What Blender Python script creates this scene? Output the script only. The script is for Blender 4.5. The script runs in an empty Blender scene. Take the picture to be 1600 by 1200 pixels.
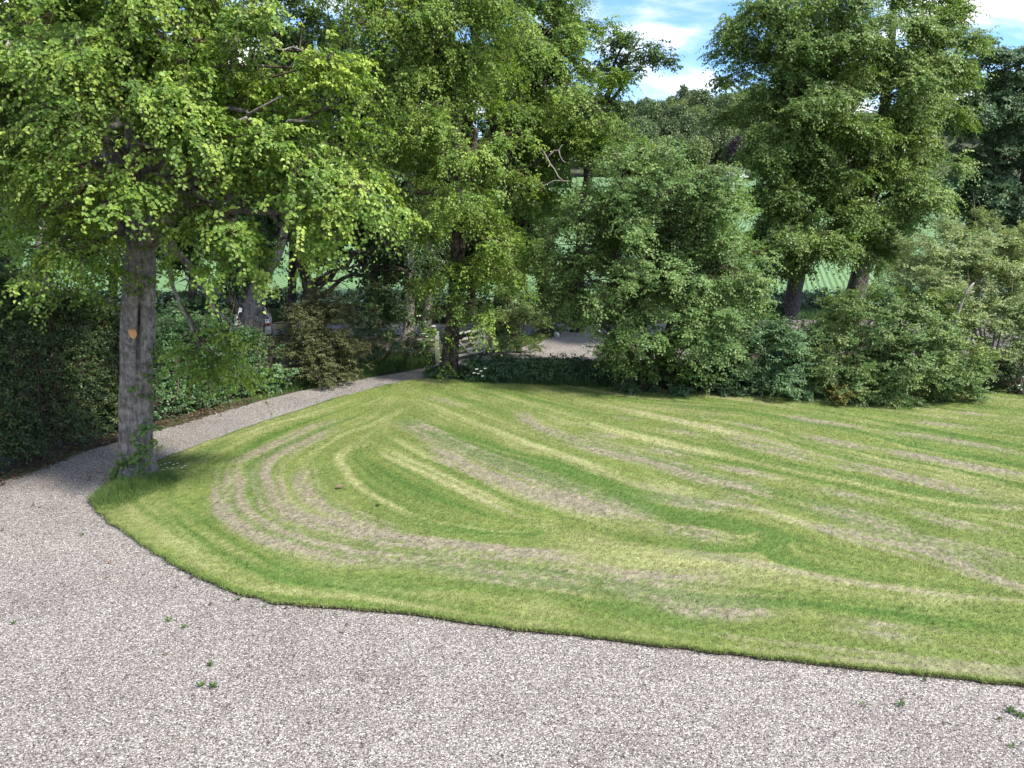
import bpy, math, numpy as np
rng = np.random.default_rng(11)
C = bpy.context.scene.collection
# ------------------------------------------------------------------ camera geometry
F, H = 1202.0, 6.0
TH = math.atan(270 / F); CT, ST = math.cos(TH), math.sin(TH)
CAM = np.array([0, 0, H])
def ray(px, py):
    x = (px - 800) / F; y = (600 - py) / F
    return np.array([x, CT + y * ST, -ST + y * CT])
def at(px, py, Y):
    d = ray(px, py); return CAM + d * (Y / d[1])
def gp(px, py, z=0.0):
    d = ray(px, py); return CAM + d * ((z - H) / d[2])

# ------------------------------------------------------------------ helpers
def nrm(a):
    return a / np.maximum(np.linalg.norm(a, axis=-1, keepdims=True), 1e-9)
def h2(i, j):
    n = (i.astype(np.int64) * 374761393 + j.astype(np.int64) * 668265263) & 0xFFFFFFFF
    n = ((n ^ (n >> 13)) * 1274126177) & 0xFFFFFFFF
    return ((n ^ (n >> 16)) & 0xFFFF) / 65535.0
def vn(x, y):
    i = np.floor(x); j = np.floor(y); u = x - i; v = y - j
    u = u * u * (3 - 2 * u); v = v * v * (3 - 2 * v)
    a = h2(i, j); b = h2(i + 1, j); c = h2(i, j + 1); d = h2(i + 1, j + 1)
    return (a * (1 - u) + b * u) * (1 - v) + (c * (1 - u) + d * u) * v
def fbm(x, y, s, o=3):
    t = 0; amp = .5; tot = 0
    for k in range(o):
        t = t + amp * vn(x * s + 17 * k, y * s - 31 * k); tot += amp; amp *= .55; s *= 2.1
    return t / tot

class MB:
    def __init__(s): s.v = []; s.f = []; s.n = 0; s.t = []; s.c = None
    def add(s, v, faces, mat=0, tint=.5, smooth=False):
        v = np.asarray(v, float).reshape(-1, 3)
        if not isinstance(faces, (list, tuple)) or (len(faces) and not hasattr(faces[0][0], '__len__') and not isinstance(faces, np.ndarray)):
            faces = [np.asarray(faces)]
        for f in faces: s.f.append((np.asarray(f, np.int64) + s.n, mat, smooth))
        s.v.append(v); s.t.append(np.broadcast_to(np.asarray(tint, float), (len(v),)).copy()); s.n += len(v)
    def build(s, name, mats, parent=None, loc=None, attr=None):
        me = bpy.data.meshes.new(name)
        V = np.concatenate(s.v) if s.v else np.zeros((0, 3)); T = np.concatenate(s.t)
        if loc is not None: V = V - np.asarray(loc)
        me.vertices.add(len(V)); me.vertices.foreach_set('co', V.ravel().astype(np.float32))
        tot = sum(f.size for f, _, _ in s.f); npoly = sum(len(f) for f, _, _ in s.f)
        li = np.empty(tot, np.int32); ls = np.empty(npoly, np.int32); mi = np.empty(npoly, np.int32); sm = np.empty(npoly, bool)
        a = b = 0
        for f, m, q in s.f:
            k = f.shape[1]; li[a:a + f.size] = f.ravel(); ls[b:b + len(f)] = a + np.arange(len(f)) * k
            mi[b:b + len(f)] = m; sm[b:b + len(f)] = q; a += f.size; b += len(f)
        me.loops.add(tot); me.loops.foreach_set('vertex_index', li)
        me.polygons.add(npoly); me.polygons.foreach_set('loop_start', ls)
        me.polygons.foreach_set('material_index', mi); me.polygons.foreach_set('use_smooth', sm)
        me.update(calc_edges=True)
        at_ = me.attributes.new('tint', 'FLOAT', 'POINT'); at_.data.foreach_set('value', T.astype(np.float32))
        if s.c is not None:
            ca = me.attributes.new('col', 'FLOAT_COLOR', 'POINT')
            ca.data.foreach_set('color', np.c_[np.concatenate(s.c), np.ones(len(V))].ravel().astype(np.float32))
        for m in (mats if isinstance(mats, (list, tuple)) else [mats]): me.materials.append(m)
        o = bpy.data.objects.new(name, me); C.objects.link(o)
        if loc is not None: o.location = loc
        if parent is not None:
            o.parent = parent; o.location = (0, 0, 0) if loc is not None else tuple(-np.array(parent.location))
        return o

def tag(o, label, cat, group=None, kind=None):
    if label: o['label'] = label
    if cat: o['category'] = cat
    if group: o['group'] = group
    if kind: o['kind'] = kind
    return o
def thing(name, label, cat, loc, group=None):
    o = bpy.data.objects.new(name, None); C.objects.link(o); o.location = tuple(loc)
    o.empty_display_size = .3
    return tag(o, label, cat, group)

def frame(d):
    d = nrm(d); r = np.where(np.abs(d[..., 2:3]) > .9, np.array([1., 0, 0]), np.array([0, 0, 1.]))
    u = nrm(np.cross(d, r)); return u, np.cross(u, d)
def tube(mb, pts, rad, sides=6, mat=0, tint=.5, cap=True, warp=None):
    pts = np.asarray(pts, float); n = len(pts); rad = np.broadcast_to(rad, (n,))
    d = np.gradient(pts, axis=0); u, w = frame(d)
    for i in range(1, n):                                  # keep frames from flipping
        if np.dot(u[i], u[i - 1]) < 0: u[i] *= -1; w[i] *= -1
    a = np.arange(sides) * 2 * math.pi / sides
    rr = rad[:, None] * np.ones(sides)
    if warp is not None: rr = rr * warp(np.arange(n)[:, None], a[None, :])
    V = pts[:, None] + rr[..., None] * (np.cos(a)[None, :, None] * u[:, None] + np.sin(a)[None, :, None] * w[:, None])
    i = np.arange(n - 1)[:, None] * sides; j = np.arange(sides)[None]; k = (j + 1) % sides
    q = np.stack([i + j, i + k, i + sides + k, i + sides + j], -1).reshape(-1, 4)
    fs = [q]
    V = V.reshape(-1, 3)
    if cap:
        V = np.r_[V, pts[:1], pts[-1:]]
        z = np.arange(sides); zz = (z + 1) % sides; b = (n - 1) * sides
        fs.append(np.stack([zz, z, np.full(sides, n * sides)], -1)); fs.append(np.stack([b + z, b + zz, np.full(sides, n * sides + 1)], -1))
    mb.add(V, fs, mat, tint, True)
def twigs(mb, A, M, B, r0, r1, mat=0, tint=.5):
    """many thin bent three-sided twigs at once"""
    N = len(A)
    if N == 0: return
    P = np.stack([A, M, B], 1); d = np.stack([M - A, B - A, B - M], 1); u, w = frame(d)
    a = np.arange(3) * 2 * math.pi / 3
    r = np.stack([np.broadcast_to(r0, (N,)), np.broadcast_to((np.asarray(r0) + r1) / 2, (N,)), np.broadcast_to(r1, (N,))], 1)
    V = P[:, :, None] + r[:, :, None, None] * (np.cos(a)[None, None, :, None] * u[:, :, None] + np.sin(a)[None, None, :, None] * w[:, :, None])
    q = []
    for s_ in range(2):
        for j in range(3):
            k = (j + 1) % 3; q.append([s_ * 3 + j, s_ * 3 + k, s_ * 3 + 3 + k, s_ * 3 + 3 + j])
    q = np.array(q); Q = (np.arange(N)[:, None, None] * 9 + q[None]).reshape(-1, 4)
    mb.add(V.reshape(-1, 3), [Q], mat, tint, True)
def bez(a, b, c, n=7):
    t = np.linspace(0, 1, n)[:, None]; return (1 - t) ** 2 * a + 2 * t * (1 - t) * b + t * t * c
def box(mb, c, s, rot=0, mat=0, tilt=None):
    x, y, z = np.array(s) / 2
    v = np.array([[-x, -y, -z], [x, -y, -z], [x, y, -z], [-x, y, -z], [-x, -y, z], [x, -y, z], [x, y, z], [-x, y, z]])
    if tilt is not None: v = v @ np.array(tilt).T
    cr, sr = math.cos(rot), math.sin(rot); v = v @ np.array([[cr, sr, 0], [-sr, cr, 0], [0, 0, 1]])
    mb.add(v + np.array(c), [np.array([[3, 2, 1, 0], [4, 5, 6, 7], [0, 1, 5, 4], [1, 2, 6, 5], [2, 3, 7, 6], [3, 0, 4, 7]])], mat)

def leaf_mesh(mb, p, a, n, L, W, tint, lod=0, mat=0):
    N = len(p)
    if N == 0: return
    a = nrm(a); n = nrm(n - a * np.sum(a * n, -1, keepdims=True)); s = np.cross(a, n)
    L = np.broadcast_to(L, (N,))[:, None]; W = np.broadcast_to(W, (N,))[:, None]
    if lod == 0:
        V = np.stack([p, p + a * L * .28 + s * W * .5 + n * W * .16, p + a * L * .68 + s * W * .36 + n * W * .07, p + a * L - n * L * .12,
                      p + a * L * .68 - s * W * .36 + n * W * .07, p + a * L * .28 - s * W * .5 + n * W * .16], 1)
        q = np.array([[0, 1, 2, 3], [0, 3, 4, 5]])
    else:
        V = np.stack([p, p + a * L * .45 + s * W * .5 + n * W * .14, p + a * L - n * L * .1, p + a * L * .45 - s * W * .5 + n * W * .14], 1)
        q = np.array([[0, 1, 2, 3]])
    k = V.shape[1]
    Q = (np.arange(N)[:, None, None] * k + q[None]).reshape(-1, 4)
    mb.add(V.reshape(-1, 3), [Q], mat, np.repeat(tint, k))

def sprays(mb, cen, out, nspray, per, slen, droop, L, W, lod, jit, tint0=.5, twig=True, up=.15, hang=.35, spread=.8, leafmat=0, twigmat=1, tvar=.13, upn=.65, outn=.75):
    """clump centres -> drooping leafy shoots -> leaves set along both sides of each shoot"""
    nc = len(cen)
    if nc == 0: return
    tc = tint0 + rng.normal(0, tvar * 1.0, nc)
    cs = np.repeat(np.arange(nc), nspray); ns = len(cs)
    o = out[cs]
    d = nrm(o * .75 + rng.normal(0, 1, (ns, 3)) * spread * np.array([1, 1, .55]) + np.array([0, 0, up]))
    s0 = cen[cs] + rng.normal(0, 1, (ns, 3)) * jit
    sl = slen * rng.uniform(.6, 1.25, ns)
    ts = tc[cs] + rng.normal(0, tvar * .6, ns)
    dr = droop * rng.uniform(.4, 1.5, ns)
    if twig:
        M = s0 + d * (sl * .55)[:, None] - np.array([0, 0, 1]) * (dr * sl * .3)[:, None]
        B = s0 + d * sl[:, None] - np.array([0, 0, 1]) * (dr * sl)[:, None]
        twigs(mb, s0, M, B, .006, .002, twigmat)
    li = np.repeat(np.arange(ns), per); nl = len(li)
    t = np.tile((np.arange(per) + .6) / per, ns) + rng.normal(0, .04, nl); t = np.clip(t, .05, 1.05)
    dd = d[li]; g = np.array([0, 0, 1.])
    p = s0[li] + dd * (sl[li] * t)[:, None] - g * (dr[li] * sl[li] * t * t)[:, None]
    tan = nrm(dd - g * (2 * dr[li] * t)[:, None])
    side = nrm(np.cross(tan, g) + 1e-6) * np.where(np.arange(nl) % 2 == 0, 1, -1)[:, None]
    ax = nrm(tan * .45 + side * .75 - g * hang + rng.normal(0, .32, (nl, 3)))
    nn = o[li] * outn + g * upn + rng.normal(0, .27, (nl, 3))
    p = p + ax * L * .25
    sz = rng.uniform(.65, 1.2, nl) * (1.05 - .25 * t)
    tt = np.clip(ts[li] + rng.normal(0, tvar * .35, nl), 0, 1)
    leaf_mesh(mb, p, ax, nn, L * sz, W * sz, tt, lod, leafmat)

# ------------------------------------------------------------------ materials
def mat(name):
    m = bpy.data.materials.new(name); m.use_nodes = True; nt = m.node_tree; nt.nodes.clear()
    out = nt.nodes.new('ShaderNodeOutputMaterial'); return m, nt, out
def N(nt, t, **kw):
    n = nt.nodes.new(t)
    for k, v in kw.items():
        if k.startswith('_'): setattr(n, k[1:], v)
        else: n.inputs[k.replace('__', ' ')].default_value = v
    return n
def ramp(nt, stops, fac=None, interp='LINEAR'):
    r = nt.nodes.new('ShaderNodeValToRGB'); r.color_ramp.interpolation = interp
    e = r.color_ramp.elements
    while len(e) < len(stops): e.new(.5)
    for el, (p, c) in zip(e, stops): el.position = p; el.color = (*c, 1)
    if fac is not None: nt.links.new(fac, r.inputs[0])
    return r
def leafmat(name, dark, mid, light, trans=.35, rough=.45, spec=.35, tmul=(1.25, 1.3, .6)):
    m, nt, out = mat(name); L = nt.links.new
    a = N(nt, 'ShaderNodeAttribute', _attribute_name='tint')
    tc = N(nt, 'ShaderNodeTexCoord'); nz = N(nt, 'ShaderNodeTexNoise', Scale=.9, Detail=2.)
    L(tc.outputs['Object'], nz.inputs['Vector'])
    ad = N(nt, 'ShaderNodeMath', _operation='MULTIPLY_ADD'); ad.inputs[1].default_value = .5; L(nz.outputs[0], ad.inputs[0])
    sb = N(nt, 'ShaderNodeMath', _operation='SUBTRACT'); sb.inputs[1].default_value = .25
    L(a.outputs['Fac'], sb.inputs[0]); L(sb.outputs[0], ad.inputs[2])
    r = ramp(nt, [(.1, dark), (.5, mid), (.92, light)], ad.outputs[0])
    p = N(nt, 'ShaderNodeBsdfPrincipled', Roughness=rough); p.inputs['Specular IOR Level'].default_value = spec
    L(r.outputs[0], p.inputs['Base Color'])
    tr = N(nt, 'ShaderNodeBsdfTranslucent')
    mul = N(nt, 'ShaderNodeVectorMath', _operation='MULTIPLY'); mul.inputs[1].default_value = tmul
    L(r.outputs[0], mul.inputs[0]); L(mul.outputs[0], tr.inputs[0])
    mx = N(nt, 'ShaderNodeMixShader'); mx.inputs[0].default_value = trans * 1.0
    L(p.outputs[0], mx.inputs[1]); L(tr.outputs[0], mx.inputs[2]); L(mx.outputs[0], out.inputs[0])
    return m
def barkmat(name, a, b, moss=(.06, .08, .03), mossamt=.25, sc=1.0):
    m, nt, out = mat(name); L = nt.links.new
    tc = N(nt, 'ShaderNodeTexCoord'); mp = N(nt, 'ShaderNodeMapping'); mp.inputs['Scale'].default_value = (9 * sc, 9 * sc, 1.6 * sc)
    L(tc.outputs['Object'], mp.inputs[0])
    n1 = N(nt, 'ShaderNodeTexNoise', Scale=2.2, Detail=7., Roughness=.65, Distortion=.6); L(mp.outputs[0], n1.inputs['Vector'])
    w = N(nt, 'ShaderNodeTexVoronoi', Scale=2.6, _feature='DISTANCE_TO_EDGE'); L(mp.outputs[0], w.inputs['Vector'])
    n2 = N(nt, 'ShaderNodeTexNoise', Scale=1.3, Detail=4.); L(tc.outputs['Object'], n2.inputs['Vector'])
    n3 = N(nt, 'ShaderNodeTexNoise', Scale=7., Detail=6., Roughness=.7); L(tc.outputs['Object'], n3.inputs['Vector']); a3 = N(nt, 'ShaderNodeMath', _operation='MULTIPLY_ADD'); L(n3.outputs[0], a3.inputs[0]); a3.inputs[1].default_value = .7; a4 = N(nt, 'ShaderNodeMath', _operation='MULTIPLY'); L(n1.outputs[0], a4.inputs[0]); a4.inputs[1].default_value = .45; L(a4.outputs[0], a3.inputs[2])
    r = ramp(nt, [(.4, tuple(v * .55 for v in a)), (.5, a), (.66, b), (.8, tuple(min(1, v * 1.25) for v in b))], a3.outputs[0])
    rm = ramp(nt, [(.5, (0, 0, 0)), (.72, (mossamt,) * 3)], n2.outputs[0])
    mx = N(nt, 'ShaderNodeMix', _data_type='RGBA'); L(rm.outputs[0], mx.inputs[0]); L(r.outputs[0], mx.inputs[6]); mx.inputs[7].default_value = (*moss, 1)
    p = N(nt, 'ShaderNodeBsdfPrincipled', Roughness=.9); p.inputs['Specular IOR Level'].default_value = .1
    L(mx.outputs[2], p.inputs['Base Color'])
    ad = N(nt, 'ShaderNodeMath', _operation='MULTIPLY_ADD'); L(w.outputs[0], ad.inputs[0]); ad.inputs[1].default_value = .8; L(n1.outputs[0], ad.inputs[2])
    bp = N(nt, 'ShaderNodeBump', Strength=1., Distance=.06); L(ad.outputs[0], bp.inputs['Height']); L(bp.outputs[0], p.inputs['Normal'])
    L(p.outputs[0], out.inputs[0]); return m
def plain(name, col, rough=.7, var=.25, sc=8., metal=0., spec=.3, bump=0.):
    m, nt, out = mat(name); L = nt.links.new
    tc = N(nt, 'ShaderNodeTexCoord'); n = N(nt, 'ShaderNodeTexNoise', Scale=sc, Detail=5.); L(tc.outputs['Object'], n.inputs['Vector'])
    r = ramp(nt, [(.25, tuple(c * (1 - var) for c in col)), (.75, tuple(min(1, c * (1 + var)) for c in col))], n.outputs[0])
    p = N(nt, 'ShaderNodeBsdfPrincipled', Roughness=rough, Metallic=metal); p.inputs['Specular IOR Level'].default_value = spec
    L(r.outputs[0], p.inputs['Base Color'])
    if bump:
        bp = N(nt, 'ShaderNodeBump', Strength=bump, Distance=.02); L(n.outputs[0], bp.inputs['Height']); L(bp.outputs[0], p.inputs['Normal'])
    L(p.outputs[0], out.inputs[0]); return m

M = {}
M['lime'] = leafmat('lime_leaf', (0.086, 0.156, 0.029), (0.164, 0.268, 0.041), (0.352, 0.453, 0.086), .38)
M['lime_far'] = leafmat('lime_leaf_far', (0.088, 0.156, 0.037), (0.154, 0.244, 0.055), (0.275, 0.363, 0.099), .34)
M['dark'] = leafmat('dark_leaf', (.026, .060, .020), (.050, .099, .028), (.085, .149, .043), .25)
M['ivy'] = leafmat('ivy_leaf', (.024, .058, .022), (.045, .095, .034), (.09, .155, .052), .15, .35, .5)
M['hedge'] = leafmat('hedge_leaf', (.036, .07, .024), (.07, .115, .036), (.16, .2, .062), .2, .4, .45)
M['beech'] = leafmat('hornbeam_leaf', (0.094, 0.165, 0.050), (0.160, 0.259, 0.077), (0.286, 0.396, 0.132), .36)
M['maple'] = leafmat('maple_leaf', (0.063, 0.117, 0.056), (0.107, 0.179, 0.083), (0.179, 0.265, 0.125), .25)
M['haw'] = leafmat('hawthorn_leaf', (.082, .155, .045), (.145, .228, .068), (.31, .385, .12), .32)
M['shrub'] = leafmat('shrub_leaf', (0.070, 0.141, 0.056), (0.117, 0.211, 0.086), (0.234, 0.343, 0.149), .3)
M['elder'] = leafmat('elder_leaf', (.13, .2, .07), (.24, .315, .12), (.45, .48, .24), .36)
M['brown'] = leafmat('brownish_leaf', (.05, .062, .02), (.09, .105, .034), (.155, .165, .06), .2)
M['yellow'] = leafmat('yellow_leaf', (.099, .110, .022), (.198, .187, .033), (.308, .275, .055), .3)
M['copper'] = leafmat('copper_leaf', (.033, .018, .029), (.052, .029, .042), (.078, .046, .058), .2)
M['weed'] = leafmat('weed_leaf', (.05, .09, .025), (.085, .15, .035), (.15, .23, .06), .3)
M['litter'] = leafmat('litter_leaf', (.050, .030, .018), (.100, .060, .035), (.200, .130, .085), .1)
M['flower'] = plain('flower_white', (.8, .8, .72), .7, .1)
M['bark'] = barkmat('lime_bark', (.15, .13, .115), (.33, .295, .265))
M['bark_dark'] = barkmat('dark_bark', (.04, .033, .028), (.13, .11, .095))
M['bark_pale'] = barkmat('pale_bark', (.17, .15, .135), (.38, .345, .32), mossamt=.15)
M['bark_purple'] = barkmat('grey_bark', (.1, .085, .085), (.24, .21, .205), mossamt=.1)
M['twig'] = plain('twig_bark', (.07, .05, .035), .85, .3)
M['twig_pale'] = plain('pale_twig', (.22, .19, .155), .85, .3)
M['deadwood'] = plain('dead_wood', (.22, .2, .17), .85, .25)
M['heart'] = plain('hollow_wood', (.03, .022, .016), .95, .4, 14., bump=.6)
M['scar'] = plain('cut_wood', (.6, .3, .13), .8, .2, 20.)
M['soil'] = plain('soil', (.06, .045, .03), .95, .5, 10., bump=.5)
M['white'] = plain('white_paint', (.72, .72, .68), .6, .12, 10.)
M['oldpaint'] = plain('worn_paint', (.4, .39, .34), .8, .3, 14.)
M['post'] = plain('weathered_wood', (.19, .17, .135), .9, .3, 12., bump=.3)
M['yellowpaint'] = plain('yellow_paint', (.8, .5, .05), .5, .1, 12.)
M['blue'] = plain('blue_plastic', (.05, .11, .28), .4, .1)
M['carwhite'] = plain('car_paint', (.75, .76, .78), .25, .03, 3., spec=.5)
M['glass'] = plain('dark_glass', (.015, .02, .025), .05, .1, 3., spec=.8)
M['rubber'] = plain('tyre_rubber', (.02, .02, .02), .8, .2)
M['steel'] = plain('galvanised_steel', (.45, .46, .47), .4, .15, 6., metal=.7)
M['redlamp'] = plain('lamp_red', (.4, .02, .02), .3, .1)

# ------------------------------------------------------------------ terrain
def hgt(x, y):
    x = np.asarray(x, float); y = np.asarray(y, float)
    fld = .08 * np.clip(y - 47, 0, 203)
    az = x / np.maximum(y, 60)
    k = np.interp(az, [-.9, -.5, -.17, .13, .25, .66, 1.2], [.1, .15, .3, .86, 1.0, 1.3, 1.3])
    t = np.clip((y - 250) / 120, 0, 1); t = t * t * (3 - 2 * t)
    hill = 29 * k * t + .05 * np.clip(y - 370, 0, 2000) * k
    lane = -.22 * np.exp(-((y - 40.5) / 2.6) ** 4)
    return fld + hill + lane + .25 * (vn(x * .05, y * .05) - .5) * np.clip((y - 47) / 20, 0, 1)
def grid(xs, ys, zoff=0.0):
    X, Y = np.meshgrid(xs, ys); Z = hgt(X, Y) + zoff
    V = np.stack([X, Y, Z], -1).reshape(-1, 3); nx = len(xs); ny = len(ys)
    i = np.arange(ny - 1)[:, None] * nx + np.arange(nx - 1)[None]
    return V, np.stack([i, i + 1, i + nx + 1, i + nx], -1).reshape(-1, 4)

def groundmat():
    m, nt, out = mat('ground_cover'); L = nt.links.new
    tc = N(nt, 'ShaderNodeTexCoord')
    n = N(nt, 'ShaderNodeTexNoise', Scale=.6, Detail=6.); L(tc.outputs['Object'], n.inputs['Vector'])
    n2 = N(nt, 'ShaderNodeTexNoise', Scale=9., Detail=6.); L(tc.outputs['Object'], n2.inputs['Vector'])
    r = ramp(nt, [(.38, (.05, .036, .024)), (.55, (.05, .07, .022)), (.7, (.07, .11, .03))], n.outputs[0])
    r2 = ramp(nt, [(.3, (.5, .5, .5)), (.7, (1.2, 1.2, 1.2))], n2.outputs[0])
    mu = N(nt, 'ShaderNodeVectorMath', _operation='MULTIPLY'); L(r.outputs[0], mu.inputs[0]); L(r2.outputs[0], mu.inputs[1])
    p = N(nt, 'ShaderNodeBsdfPrincipled', Roughness=.95); L(mu.outputs[0], p.inputs['Base Color'])
    bp = N(nt, 'ShaderNodeBump', Strength=.6, Distance=.05); L(n2.outputs[0], bp.inputs['Height']); L(bp.outputs[0], p.inputs['Normal'])
    L(p.outputs[0], out.inputs[0]); return m
g = MB()
xs = np.r_[-900, -600, -400, -300, np.arange(-220, 381, 8.), 450, 600, 900]; ys = np.r_[-60, -20, 0, 10, 20, 30, np.arange(36, 52, 1.), np.arange(54, 420, 6.), 450, 500, 600, 800, 1200]
V, Q = grid(xs, ys); V[:, 2] -= .03 * (V[:, 1] < 46)
g.add(V, [Q], 0, .5, True)
tag(g.build('ground', groundmat()), None, None, kind='structure')

def fieldmat():
    m, nt, out = mat('crop_field'); L = nt.links.new
    tc = N(nt, 'ShaderNodeTexCoord'); mp = N(nt, 'ShaderNodeMapping'); mp.inputs['Rotation'].default_value = (0, 0, math.radians(18))
    L(tc.outputs['Object'], mp.inputs[0])
    sx = N(nt, 'ShaderNodeSeparateXYZ'); L(mp.outputs[0], sx.inputs[0])
    nz = N(nt, 'ShaderNodeTexNoise', Scale=.25, Detail=4.); L(tc.outputs['Object'], nz.inputs['Vector'])
    nf = N(nt, 'ShaderNodeTexNoise', Scale=3., Detail=5.); L(tc.outputs['Object'], nf.inputs['Vector'])
    def rows(period, w, soft):
        a = N(nt, 'ShaderNodeMath', _operation='MULTIPLY_ADD'); L(nz.outputs[0], a.inputs[0]); a.inputs[1].default_value = .12; L(sx.outputs[0], a.inputs[2])
        b = N(nt, 'ShaderNodeMath', _operation='PINGPONG'); L(a.outputs[0], b.inputs[0]); b.inputs[1].default_value = period / 2
        mr = N(nt, 'ShaderNodeMapRange'); L(b.outputs[0], mr.inputs[0]); mr.inputs[1].default_value = w; mr.inputs[2].default_value = w + soft
        return mr.outputs[0]
    r1 = rows(.42, .02, .12); r2 = rows(12., .12, .25)
    base = ramp(nt, [(.3, (.1, .185, .055)), (.7, (.14, .24, .075))], nf.outputs[0])
    m1 = N(nt, 'ShaderNodeMix', _data_type='RGBA'); L(r1, m1.inputs[0]); m1.inputs[6].default_value = (.06, .135, .048, 1); L(base.outputs[0], m1.inputs[7])
    m2 = N(nt, 'ShaderNodeMix', _data_type='RGBA'); L(r2, m2.inputs[0]); m2.inputs[6].default_value = (.04, .09, .04, 1); L(m1.outputs[2], m2.inputs[7])
    p = N(nt, 'ShaderNodeBsdfPrincipled', Roughness=.75); L(m2.outputs[2], p.inputs['Base Color']); pass
    bp = N(nt, 'ShaderNodeBump', Strength=.5, Distance=.12); L(r1, bp.inputs['Height']); L(bp.outputs[0], p.inputs['Normal'])
    L(p.outputs[0], out.inputs[0]); return m
g = MB(); V, Q = grid(np.arange(-220, 381, 8.), np.arange(48, 253, 6.), .25); g.add(V, [Q], 0, .5, True)
tag(g.build('field', fieldmat()), None, None, kind='structure')

def asphalt():
    m, nt, out = mat('asphalt'); L = nt.links.new
    tc = N(nt, 'ShaderNodeTexCoord'); n = N(nt, 'ShaderNodeTexNoise', Scale=30., Detail=6.); L(tc.outputs['Object'], n.inputs['Vector'])
    r = ramp(nt, [(.3, (.05, .052, .056)), (.7, (.11, .112, .118))], n.outputs[0])
    p = N(nt, 'ShaderNodeBsdfPrincipled', Roughness=.6); L(r.outputs[0], p.inputs['Base Color']); L(p.outputs[0], out.inputs[0]); return m
g = MB(); V, Q = grid(np.arange(-120, 121, 8.), np.arange(38.9, 42.6, .6), .03); g.add(V, [Q], 0, .5, True)
tag(g.build('lane', asphalt()), None, None, kind='structure')

# gravel drive and yard: one sheet with the outline seen in the photograph
def poly_fill(mb, pts, z, mat=0):
    from mathutils.geometry import tessellate_polygon
    from mathutils import Vector
    t = tessellate_polygon([[Vector((p[0], p[1], 0)) for p in pts]])
    mb.add(np.array([[p[0], p[1], z] for p in pts]), [np.array(t)], mat)
def wob(pts, step=.25, amp=.06, s=1.7):
    P = [np.asarray(p[:2], float) for p in pts]; out = []
    for i in range(len(P)):
        a, b = P[i], P[(i + 1) % len(P)]; n = max(1, int(np.linalg.norm(b - a) / step))
        for k in range(n): out.append(a + (b - a) * k / n)
    out = np.array(out); return out + amp * (np.stack([fbm(out[:, 0], out[:, 1], s), fbm(out[:, 0] + 50, out[:, 1], s)], -1) - .5) * 2
DL = [(-60, 765), (0, 753), (60, 735), (130, 706), (185, 690), (250, 672), (330, 648), (400, 628), (460, 613), (520, 600), (590, 588), (660, 576)]
gl = [gp(*p) for p in DL]
yard = [gp(*p) for p in [(700, 563), (760, 556), (800, 549), (835, 536), (860, 526), (885, 519), (960, 518), (1010, 520), (1070, 530), (1120, 560), (1120, 590), (900, 603), (760, 603), (700, 606)]]
gravel_poly = [(-26, -3), (26, -3), (26, 12)] + [tuple(p[:2]) for p in yard[::-1]] + [tuple(p[:2]) for p in gl[::-1]] + [(-26, 12.5)]
def gravelmat():
    m, nt, out = mat('gravel'); L = nt.links.new
    tc = N(nt, 'ShaderNodeTexCoord'); mp = N(nt, 'ShaderNodeMapping'); L(tc.outputs['Object'], mp.inputs[0])
    v = N(nt, 'ShaderNodeTexVoronoi', Scale=60., Randomness=1.); L(mp.outputs[0], v.inputs['Vector'])
    sep = N(nt, 'ShaderNodeSeparateColor'); L(v.outputs['Color'], sep.inputs[0])
    r = ramp(nt, [(0, (.09, .08, .08)), (.14, (.2, .174, .168)), (.3, (.325, .275, .25)), (.5, (.39, .345, .32)), (.66, (.26, .243, .246)), (.78, (.52, .47, .435)), (.93, (.75, .73, .7))], sep.outputs[0], 'CONSTANT')
    v2 = N(nt, 'ShaderNodeTexVoronoi', Scale=75.); L(mp.outputs[0], v2.inputs['Vector'])
    n = N(nt, 'ShaderNodeTexNoise', Scale=.5, Detail=6., Roughness=.6); L(tc.outputs['Object'], n.inputs['Vector'])
    r2 = ramp(nt, [(.3, (.64, .635, .605)), (.46, (.76, .765, .74)), (.62, (.83, .838, .812)), (.75, (.88, .866, .825))], n.outputs[0])
    e = ramp(nt, [(.0, (1.1, 1.1, 1.1)), (.5, (1, 1, 1)), (.85, (.45, .44, .44))], v.outputs['Distance'])
    mu = N(nt, 'ShaderNodeVectorMath', _operation='MULTIPLY'); L(r.outputs[0], mu.inputs[0]); L(r2.outputs[0], mu.inputs[1])
    mu2 = N(nt, 'ShaderNodeVectorMath', _operation='MULTIPLY'); L(mu.outputs[0], mu2.inputs[0]); L(e.outputs[0], mu2.inputs[1])
    # sparse moss between the stones and brown trodden patches
    nm = N(nt, 'ShaderNodeTexNoise', Scale=1.1, Detail=8., Roughness=.7); L(tc.outputs['Object'], nm.inputs['Vector'])
    rm = ramp(nt, [(.62, (0, 0, 0)), (.78, (.5, .5, .5))], nm.outputs[0])
    mm = N(nt, 'ShaderNodeMix', _data_type='RGBA'); L(rm.outputs[0], mm.inputs[0]); L(mu2.outputs[0], mm.inputs[6]); mm.inputs[7].default_value = (.19, .19, .12, 1)
    p = N(nt, 'ShaderNodeBsdfPrincipled', Roughness=.8); p.inputs['Specular IOR Level'].default_value = .25
    L(mm.outputs[2], p.inputs['Base Color'])
    iv = N(nt, 'ShaderNodeMath', _operation='SUBTRACT'); iv.inputs[0].default_value = 1.; L(v.outputs['Distance'], iv.inputs[1])
    bp = N(nt, 'ShaderNodeBump', Strength=.65, Distance=.015); L(iv.outputs[0], bp.inputs['Height'])
    bp2 = N(nt, 'ShaderNodeBump', Strength=.5, Distance=.05); L(n.outputs[0], bp2.inputs['Height']); L(bp.outputs[0], bp2.inputs['Normal'])
    L(bp2.outputs[0], p.inputs['Normal']); L(p.outputs[0], out.inputs[0]); return m
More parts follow.
